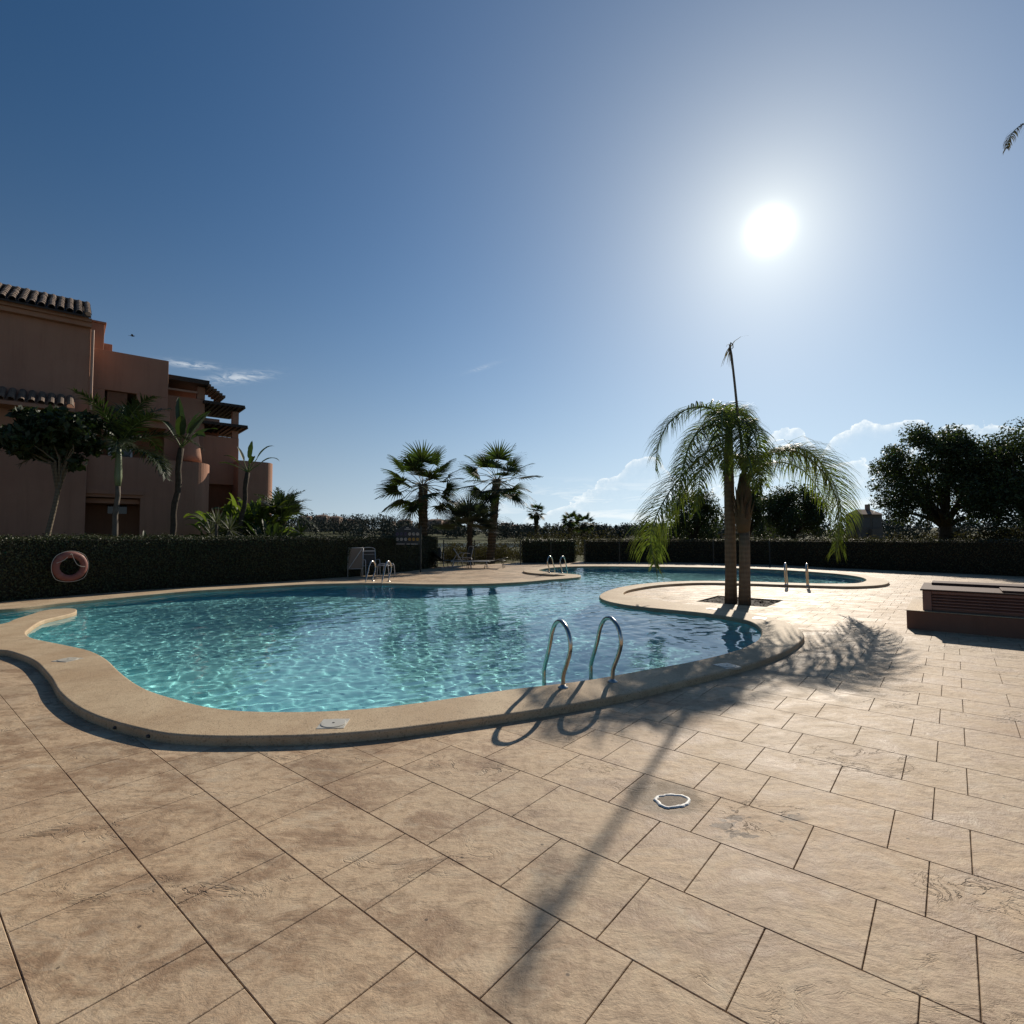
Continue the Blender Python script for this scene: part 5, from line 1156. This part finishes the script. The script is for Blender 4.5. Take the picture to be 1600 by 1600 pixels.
n = 64; ra = [(.08 + .016 * math.cos(2 * a - .5)) * (1 + .05 * math.sin(3 * a + 1) + .05 * math.sin(5 * a) + .03 * math.sin(11 * a) + r.normal(0, .018)) for a in np.linspace(0, 2 * math.pi, n, endpoint=False)]
an_ = np.linspace(0, 2 * math.pi, n, endpoint=False)
MB().prism([(ra[i] * math.cos(an_[i]), ra[i] * 1.05 * math.sin(an_[i])) for i in range(n)], -.012, .0035).build('mortar_fill', M['patch'], rt)
mb = MB(); rw = [.007 + .007 * abs(math.sin(1.3 * a + .5)) + abs(r.normal(0, .0022)) for a in an_]
vs = []
for i in range(n):
    for dr, z in ((-rw[i] * .6, .0037), (-rw[i] * .2, .0085), (rw[i] * .6, .0078), (rw[i], .0012)): q_ = ra[i] + dr; vs.append((q_ * math.cos(an_[i]), q_ * 1.05 * math.sin(an_[i]), z))
mb.add(vs, [(4 * i + j, 4 * ((i + 1) % n) + j, 4 * ((i + 1) % n) + j + 1, 4 * i + j + 1) for i in range(n) for j in range(3)]); mb.build('sealant_ring', M['sealant'], rt, smooth=True)

# ------------------------------------------------------------------ lifebuoy on the left hedge
hb = P(110, 931); bu = PD(109.5, 885, hb.y - .22); hd = (P(225, 922) - P(0, 940.5)).normalized(); nrm_ = Vector((hd.y, -hd.x, 0))
lb_ = thing('lifebuoy', 'faded red lifebuoy ring with a white rope, hung on the left hedge', 'lifebuoy', bu, math.atan2(nrm_.x, -nrm_.y))
M['buoy'] = mat('faded_red_plastic', (.20, .062, .048), .65, var=(.25, .09, .07), varscale=5); M['rope'] = mat('white_rope', (.62, .58, .50), .9); M['reflective'] = mat('reflective_band', (.23, .09, .072), .6)
mb = MB(); Nn, K = 48, 12; vs = []
for i in range(Nn):
    a = 2 * math.pi * i / Nn
    for k in range(K): b_ = 2 * math.pi * k / K; rr = .30 + .085 * math.cos(b_); vs.append((rr * math.cos(a), .055 * math.sin(b_), rr * math.sin(a)))
mb.add(vs, [(i * K + k, ((i + 1) % Nn) * K + k, ((i + 1) % Nn) * K + (k + 1) % K, i * K + (k + 1) % K) for i in range(Nn) for k in range(K)]); mb.build('ring', M['buoy'], lb_, smooth=True)
for a0 in (45, 135, 225, 315):
    mb = MB(); vs = []
    for i in range(5):
        a = R(a0 - 7 + 3.5 * i)
        for k in range(K): b_ = 2 * math.pi * k / K; rr = .30 + .0875 * math.cos(b_); vs.append((rr * math.cos(a), .0575 * math.sin(b_), rr * math.sin(a)))
    mb.add(vs, [(i * K + k, (i + 1) * K + k, (i + 1) * K + (k + 1) % K, i * K + (k + 1) % K) for i in range(4) for k in range(K)]); mb.build('band', M['reflective'], lb_, smooth=True)
rp = []
for i in range(97):
    a = 2 * math.pi * i / 96; s_ = abs(math.sin(2 * a + math.pi / 2)); rr = .39 + .028 * (1 - s_); rp.append((rr * math.cos(a), -.02, rr * math.sin(a) - .012 * (1 - s_)))
MB().tube(rp, .006, 5).build('grab_rope', M['rope'], lb_)
MB().tube(crv([(-.30, -.06, .10), (-.16, -.05, .16), (-.05, -.04, .26), (0, -.06, .32), (.05, -.04, .22), (.12, -.05, .06), (.20, -.06, .0), (.30, -.06, -.02)]), .006, 5).build('rope_loop', M['rope'], lb_)
MB().tube([(0, .02, .3), (0, .12, .33), (0, .2, .30)], .008, 6).build('hook', M['plate_steel'], lb_)

# ------------------------------------------------------------------ notice board with pictograms
M['black_panel'] = mat('black_board', (.012, .012, .013), .4); M['icon_white'] = mat('icon_white', (.62, .58, .52), .6); M['icon_yellow'] = mat('icon_yellow', (.62, .36, .06), .6); M['icon_purple'] = mat('icon_purple', (.10, .07, .14), .6)
SY = 22.3; sb = thing('notice_board', 'black pool rules board on two posts with two rows of round pictograms', 'sign', (PD(637, 834, SY).x, SY, 0))
so = Vector(sb.location); S = lambda x, y, d=0: PD(x, y, SY + d) - so
for x in (617.5, 657.5): MB().box((-.028, -.028, 0), (.028, .028, S(x, 822).z)).build('post', M['fence_green'], sb, loc=Vector((S(x, 834).x, 0, 0)))
z0, z1 = S(637, 851).z, S(637, 828).z; hx = S(656, 834).x
pz = S(637, 821.5).z
pan = MB().prism([(-hx, z0), (hx, z0), (hx, z1), (hx * .35, pz - .02), (0, pz), (-hx * .35, pz - .02), (-hx, z1)], -.02, .02, M=Matrix.Rotation(math.pi / 2, 4, 'X')).build('panel', M['black_panel'], sb)
for row, y in ((0, 834.4), (1, 842.6)):
    for k, x in enumerate((620.9, 627.3, 633.9, 640.2, 646.4, 652.6)):
        mm = M['icon_purple'] if row == 0 and k < 3 else (M['icon_yellow'] if row == 1 and k >= 3 else M['icon_white'])
        c = S(x, y); mb = MB(); mb.tube([(.052 * math.cos(a), 0, .052 * math.sin(a)) for a in np.linspace(0, 2 * math.pi, 21)], .011, 5, cap=False)
        v_ = [(-.012, .02), (.0, .03), (.012, .02)]; mb.box((-.014, -.004, -.03), (.014, .004, .012)); mb.box((-.010, -.004, .017), (.010, .004, .032))
        if k % 2: mb.box((-.03, -.004, -.008), (.03, .004, .003))
        ic = mb.build('pictogram', mm, pan); ic.location = (c.x, -.026, c.z)
tb = MB().box((-.13, -.026, S(637, 827.2).z), (.13, -.022, S(637, 826.4).z)); tb.box((-.06, -.026, S(637, 825.2).z), (.04, -.022, S(637, 824.2).z)); tb.build('heading', M['icon_white'], pan)
fl = MB(); 
for a, b_ in ((-.47, -.12), (-.04, .10), (.14, .42)): fl.box((a, -.026, S(637, 850.4).z), (b_, -.022, S(637, 849.6).z))
fl.build('footer_line', M['icon_white'], pan)

# ------------------------------------------------------------------ chairs and loungers
M['white_metal'] = mat('white_tube', (.55, .54, .52), .4); M['sling_dark'] = mat('dark_sling', (.06, .055, .05), .8); M['sling_tan'] = mat('tan_sling', (.26, .20, .15), .8); M['white_plastic'] = mat('white_resin', (.50, .49, .47), .45)
def base_px(x, y): return P(x, y)
def lounger(label, p, rz, mt=M['white_metal'], sl=M['sling_dark'], back=52, group='sun loungers by the hedge'):
    rt = thing('sun_lounger', label, 'sun lounger', p, rz, group); h = .34; W = .30; fr = MB(); bk = R(back)
    bx_, bz = -.62 * math.cos(bk), h + .72 * math.sin(bk)
    for s_ in (-1, 1): fr.tube([(1.25, s_ * W, h - .03), (1.2, s_ * W, h), (0, s_ * W, h), (-.5, s_ * W, h)], .016, 7)
    fr.tube([(1.25, -W, h - .03), (1.25, W, h - .03)], .016, 7); fr.tube([(-.5, -W, h), (-.5, W, h)], .016, 7); fr.build('frame', mt, rt, smooth=True)
    MB().add([(0, -W + .02, h + .012), (1.2, -W + .02, h + .012), (1.2, W - .02, h + .012), (0, W - .02, h + .012), (0, -W + .02, h - .004), (1.2, -W + .02, h - .004), (1.2, W - .02, h - .004), (0, W - .02, h - .004)], [(0, 1, 2, 3), (7, 6, 5, 4), (0, 4, 5, 1), (1, 5, 6, 2), (2, 6, 7, 3), (3, 7, 4, 0)]).build('seat', sl, rt)
    b_ = MB()
    for s_ in (-1, 1): b_.tube([(0, s_ * W, h), (bx_, s_ * W, bz)], .015, 7)
    b_.tube([(bx_, -W, bz), (bx_, W, bz)], .015, 7); bo = b_.build('backrest', mt, rt, smooth=True)
    MB().add([(0, -W + .02, h + .01), (bx_, -W + .02, bz), (bx_, W - .02, bz), (0, W - .02, h + .01), (.012, -W + .02, h), (bx_ + .012, -W + .02, bz - .008), (bx_ + .012, W - .02, bz - .008), (.012, W - .02, h)], [(0, 1, 2, 3), (7, 6, 5, 4), (0, 4, 5, 1), (2, 6, 7, 3)]).build('sling', sl, bo)
    for x in (-.38, .35, 1.1):
        for s_ in (-1, 1): MB().tube([(x, s_ * W, h), (x + (.08 if x > 0 else -.08), s_ * (W + .02), 0)], .014, 7).build('leg', mt, rt, smooth=True)
    for s_ in (-1, 1): MB().tube([(-.45, s_ * W * .8, h), (bx_ * .6, s_ * W * .8, h + (bz - h) * .6)], .008, 5).build('prop', mt, rt)
    return rt
def armchair(label, p, rz, mt, sl, high=1.0, group=None):
    rt = thing('garden_chair', label, 'chair', p, rz, group); W = .27
    for s_ in (-1, 1):
        MB().tube(crv([(.30, s_ * W, 0), (.27, s_ * W, .35), (.24, s_ * W, .60), (.10, s_ * W, .65), (-.14, s_ * W, .62)], 3), .014, 7).build('arm', mt, rt, smooth=True)
        MB().tube([(-.34, s_ * W, 0), (-.20, s_ * W, .42)], .014, 7).build('leg', mt, rt, smooth=True)
    b_ = MB()
    for s_ in (-1, 1): b_.tube([(.24, s_ * W * .95, .42), (-.20, s_ * W * .95, .40), (-.32, s_ * W * .95, high * .98)], .014, 7)
    b_.tube(crv([(-.32, -W * .95, high * .98), (-.335, -W * .5, high * 1.03), (-.335, W * .5, high * 1.03), (-.32, W * .95, high * .98)], 4), .014, 7); b_.build('back_frame', mt, rt, smooth=True)
    MB().box((-.19, -W + .03, .405), (.23, W - .03, .42)).build('seat', sl, rt)
    t_ = MB().add([(-.212, -W + .03, .46), (-.325, -W + .03, high * .96), (-.325, W - .03, high * .96), (-.212, W - .03, .46), (-.20, -W + .03, .46), (-.313, -W + .03, high * .96), (-.313, W - .03, high * .96), (-.20, W - .03, .46)], [(0, 1, 2, 3), (7, 6, 5, 4), (0, 4, 5, 1), (1, 5, 6, 2), (2, 6, 7, 3), (3, 7, 4, 0)]).build('back_sling', sl, rt)
    return rt
g_lounge = 'sun loungers by the lake view fence'
lounger('white framed sun lounger with dark sling before the fence, back raised to the left', P(722, 888.5), R(8), group=g_lounge)
lounger('darker sun lounger against the hedge end, left of the white framed lounger', P(690, 887), R(25), M['fence_green'], M['sling_dark'], 38, group=g_lounge)
lounger('low dark sun lounger lying flat, right of the leaning fan palm trunk', P(772, 887.5), R(176), M['fence_green'], M['sling_dark'], 12, group=g_lounge)
armchair('white tube armchair behind the loungers at the hedge end', P(683, 884.5), R(-70), M['white_metal'], M['sling_dark'], .95)
armchair('white tube armchair behind the right half of the white lounger', P(727, 884), R(-150), M['white_metal'], M['sling_dark'], .95)
armchair('tall white resin chair facing the pool, behind the far left ladder', P(579, 901), R(-58), M['white_plastic'], M['sling_dark'], 1.05)
rc = [o for o in bpy.data.objects if o.get('label', '').startswith('tall white resin')][0]
for k in range(4):
    z = .5 + .14 * k; MB().box((-.345 + (0.10 * (1 - (z - .42) / .6)), -.25, z), (-.315 + (0.10 * (1 - (z - .42) / .6)), .25, z + .055)).build('back_slat', M['white_plastic'], rc)
# tall folded lounger leaning upright
ft = thing('folded_lounger', 'folded tan sling lounger standing upright on its white frame, left of the resin chair', 'sun lounger', P(555, 901.5), R(12))
mb = MB()
for s_ in (-1, 1): mb.tube([(s_ * .27, 0, 0), (s_ * .27, .10, 1.08)], .016, 7)
mb.tube([(-.27, .10, 1.08), (.27, .10, 1.08)], .016, 7); mb.tube([(-.27, .03, .3), (.27, .03, .3)], .014, 7); mb.build('frame', M['white_metal'], ft, smooth=True)
MB().add([(-.25, .02, .32), (.25, .02, .32), (.25, .09, 1.06), (-.25, .09, 1.06), (-.25, .035, .32), (.25, .035, .32), (.25, .105, 1.06), (-.25, .105, 1.06)], [(3, 2, 1, 0), (4, 5, 6, 7), (0, 1, 5, 4), (1, 2, 6, 5), (2, 3, 7, 6), (3, 0, 4, 7)]).build('sling', M['sling_tan'], ft)
MB().tube([(-.22, -.02, .34), (.22, -.0, 1.02)], .014, 7).build('brace', M['white_metal'], ft)
# low white side frame
st_ = thing('side_table', 'small white tube side table between the resin chair and the ladder rails', 'table', P(603, 902), R(-20))
mb = MB()
for s_ in (-1, 1): mb.tube(crv([(-.26, s_ * .2, 0), (-.22, s_ * .2, .40), (-.14, s_ * .2, .5), (.14, s_ * .2, .5), (.22, s_ * .2, .40), (.26, s_ * .2, 0)], 4), .018, 7)
mb.build('legs', M['white_plastic'], st_, smooth=True); MB().box((-.2, -.22, .43), (.2, .22, .455)).build('top', M['white_plastic'], st_, bevel=.008)

# ------------------------------------------------------------------ louvred pump housing at the right
M['box_paint'] = stucco('red_brown_render', (.25, .135, .09), (.22, .115, .078)); M['louvre'] = mat('louvre_paint', (.30, .145, .105), .5, var=(.24, .115, .085), varscale=4); M['slab'] = mat('housing_lid', (.085, .042, .032), .8, var=(.11, .06, .045), spec=.25, varscale=5)
bc = P(1417, 982); bdir = Vector((TD[0], TD[1], 0)).normalized(); ba = math.atan2(bdir.y, bdir.x)
bx_ = thing('pump_housing', 'low red-brown louvred pump housing on a wider base at the right edge', 'pump housing', bc, ba)
zB = CAMH - 118.5 / FPX * bc.y; LN = 5.2; DPt = 2.0
MB().box((0, 0, -.05), (LN, DPt, zB)).build('base', M['box_paint'], bx_, bevel=.012)
MB().box((-.012, -.012, zB + .001), (LN, DPt, zB + .012)).build('ledge_sun_tint', M['coping'], bx_, bevel=.004); zB += .012  # pale sheet over the ledge top: sunlight put into its colour
xo, yo, zt = .22, .10, zB + .33
fr_ = MB(); fr_.box((xo, yo, zB + .002), (xo + .12, yo + 1.5, zt)); fr_.box((xo + .122, yo + .06, zB + .002), (LN - .05, yo + 1.5, zB + .04)); fr_.box((xo + .122, yo + .12, zB + .042), (LN - .05, yo + 1.5, zt - .045)); fr_.box((xo + .122, yo, zt - .043), (LN - .05, yo + 1.5, zt))
fr_.build('housing_frame', M['louvre'], bx_, bevel=.006)
for k in range(5):
    z = zB + .045 + k * .049
    MB().add([(xo + .125, yo + .005, z), (LN - .06, yo + .005, z), (LN - .06, yo + .075, z + .038), (xo + .125, yo + .075, z + .038), (xo + .125, yo + .005, z + .012), (LN - .06, yo + .005, z + .012), (LN - .06, yo + .075, z + .05), (xo + .125, yo + .075, z + .05)],
        [(0, 3, 2, 1), (4, 5, 6, 7), (0, 1, 5, 4), (3, 7, 6, 2), (0, 4, 7, 3), (1, 2, 6, 5)]).build('slat', M['louvre'], bx_)
MB().box((xo - .03, yo - .03, zt + .002), (LN, yo + 1.52, zt + .03)).build('lid', M['slab'], bx_, bevel=.008)
MB().box((xo + 1.0, yo + .05, zt + .032), (xo + 2.9, yo + .75, zt + .065)).build('hatch', M['slab'], bx_, bevel=.008)
MB().box((xo + .1, yo + 1.0, zt + .032), (LN, yo + 1.55, zt + .075)).build('rear_panel', M['slab'], bx_, bevel=.008)

for x, y in ((182, 1139), (226, 1149)):
    p = np.array(P(x, y, .03).xy); i = int(np.argmin(np.linalg.norm(OUT - p, axis=1))); c = OUT[i]
    MB().lathe([(.006, -.014), (.017, -.008), (.02, 0), (.016, .009), (.005, .013)], n=12).build('weep_hole', M['lid_dark'], cop, smooth=True, loc=(c[0], c[1], .03))
# ------------------------------------------------------------------ bird
bp = PD(207, 525, 40); bd = thing('bird', 'small bird gliding in the sky above the building', 'bird', bp, R(25)); bd.scale = (.62, .62, .62)
MB().tube([(-.28, 0, 0), (-.16, 0, .02), (0, 0, .0), (.14, 0, .015), (.2, 0, .03), (.26, 0, .02)], [.01, .05, .075, .06, .04, .005], 8).build('body', M['sling_dark'], bd, smooth=True)
for s_ in (-1, 1): MB().add([(.10, 0, .03), (-.10, 0, .03), (-.12, s_ * .25, .12), (.08, s_ * .25, .14), (-.10, s_ * .50, .06), (-.02, s_ * .50, .07)], [(0, 1, 2, 3), (3, 2, 4, 5)]).build('wing', M['sling_dark'], bd)
MB().add([(-.26, .03, 0), (-.42, .08, 0), (-.42, -.08, 0), (-.26, -.03, 0)], [(0, 1, 2, 3)]).build('tail', M['sling_dark'], bd)
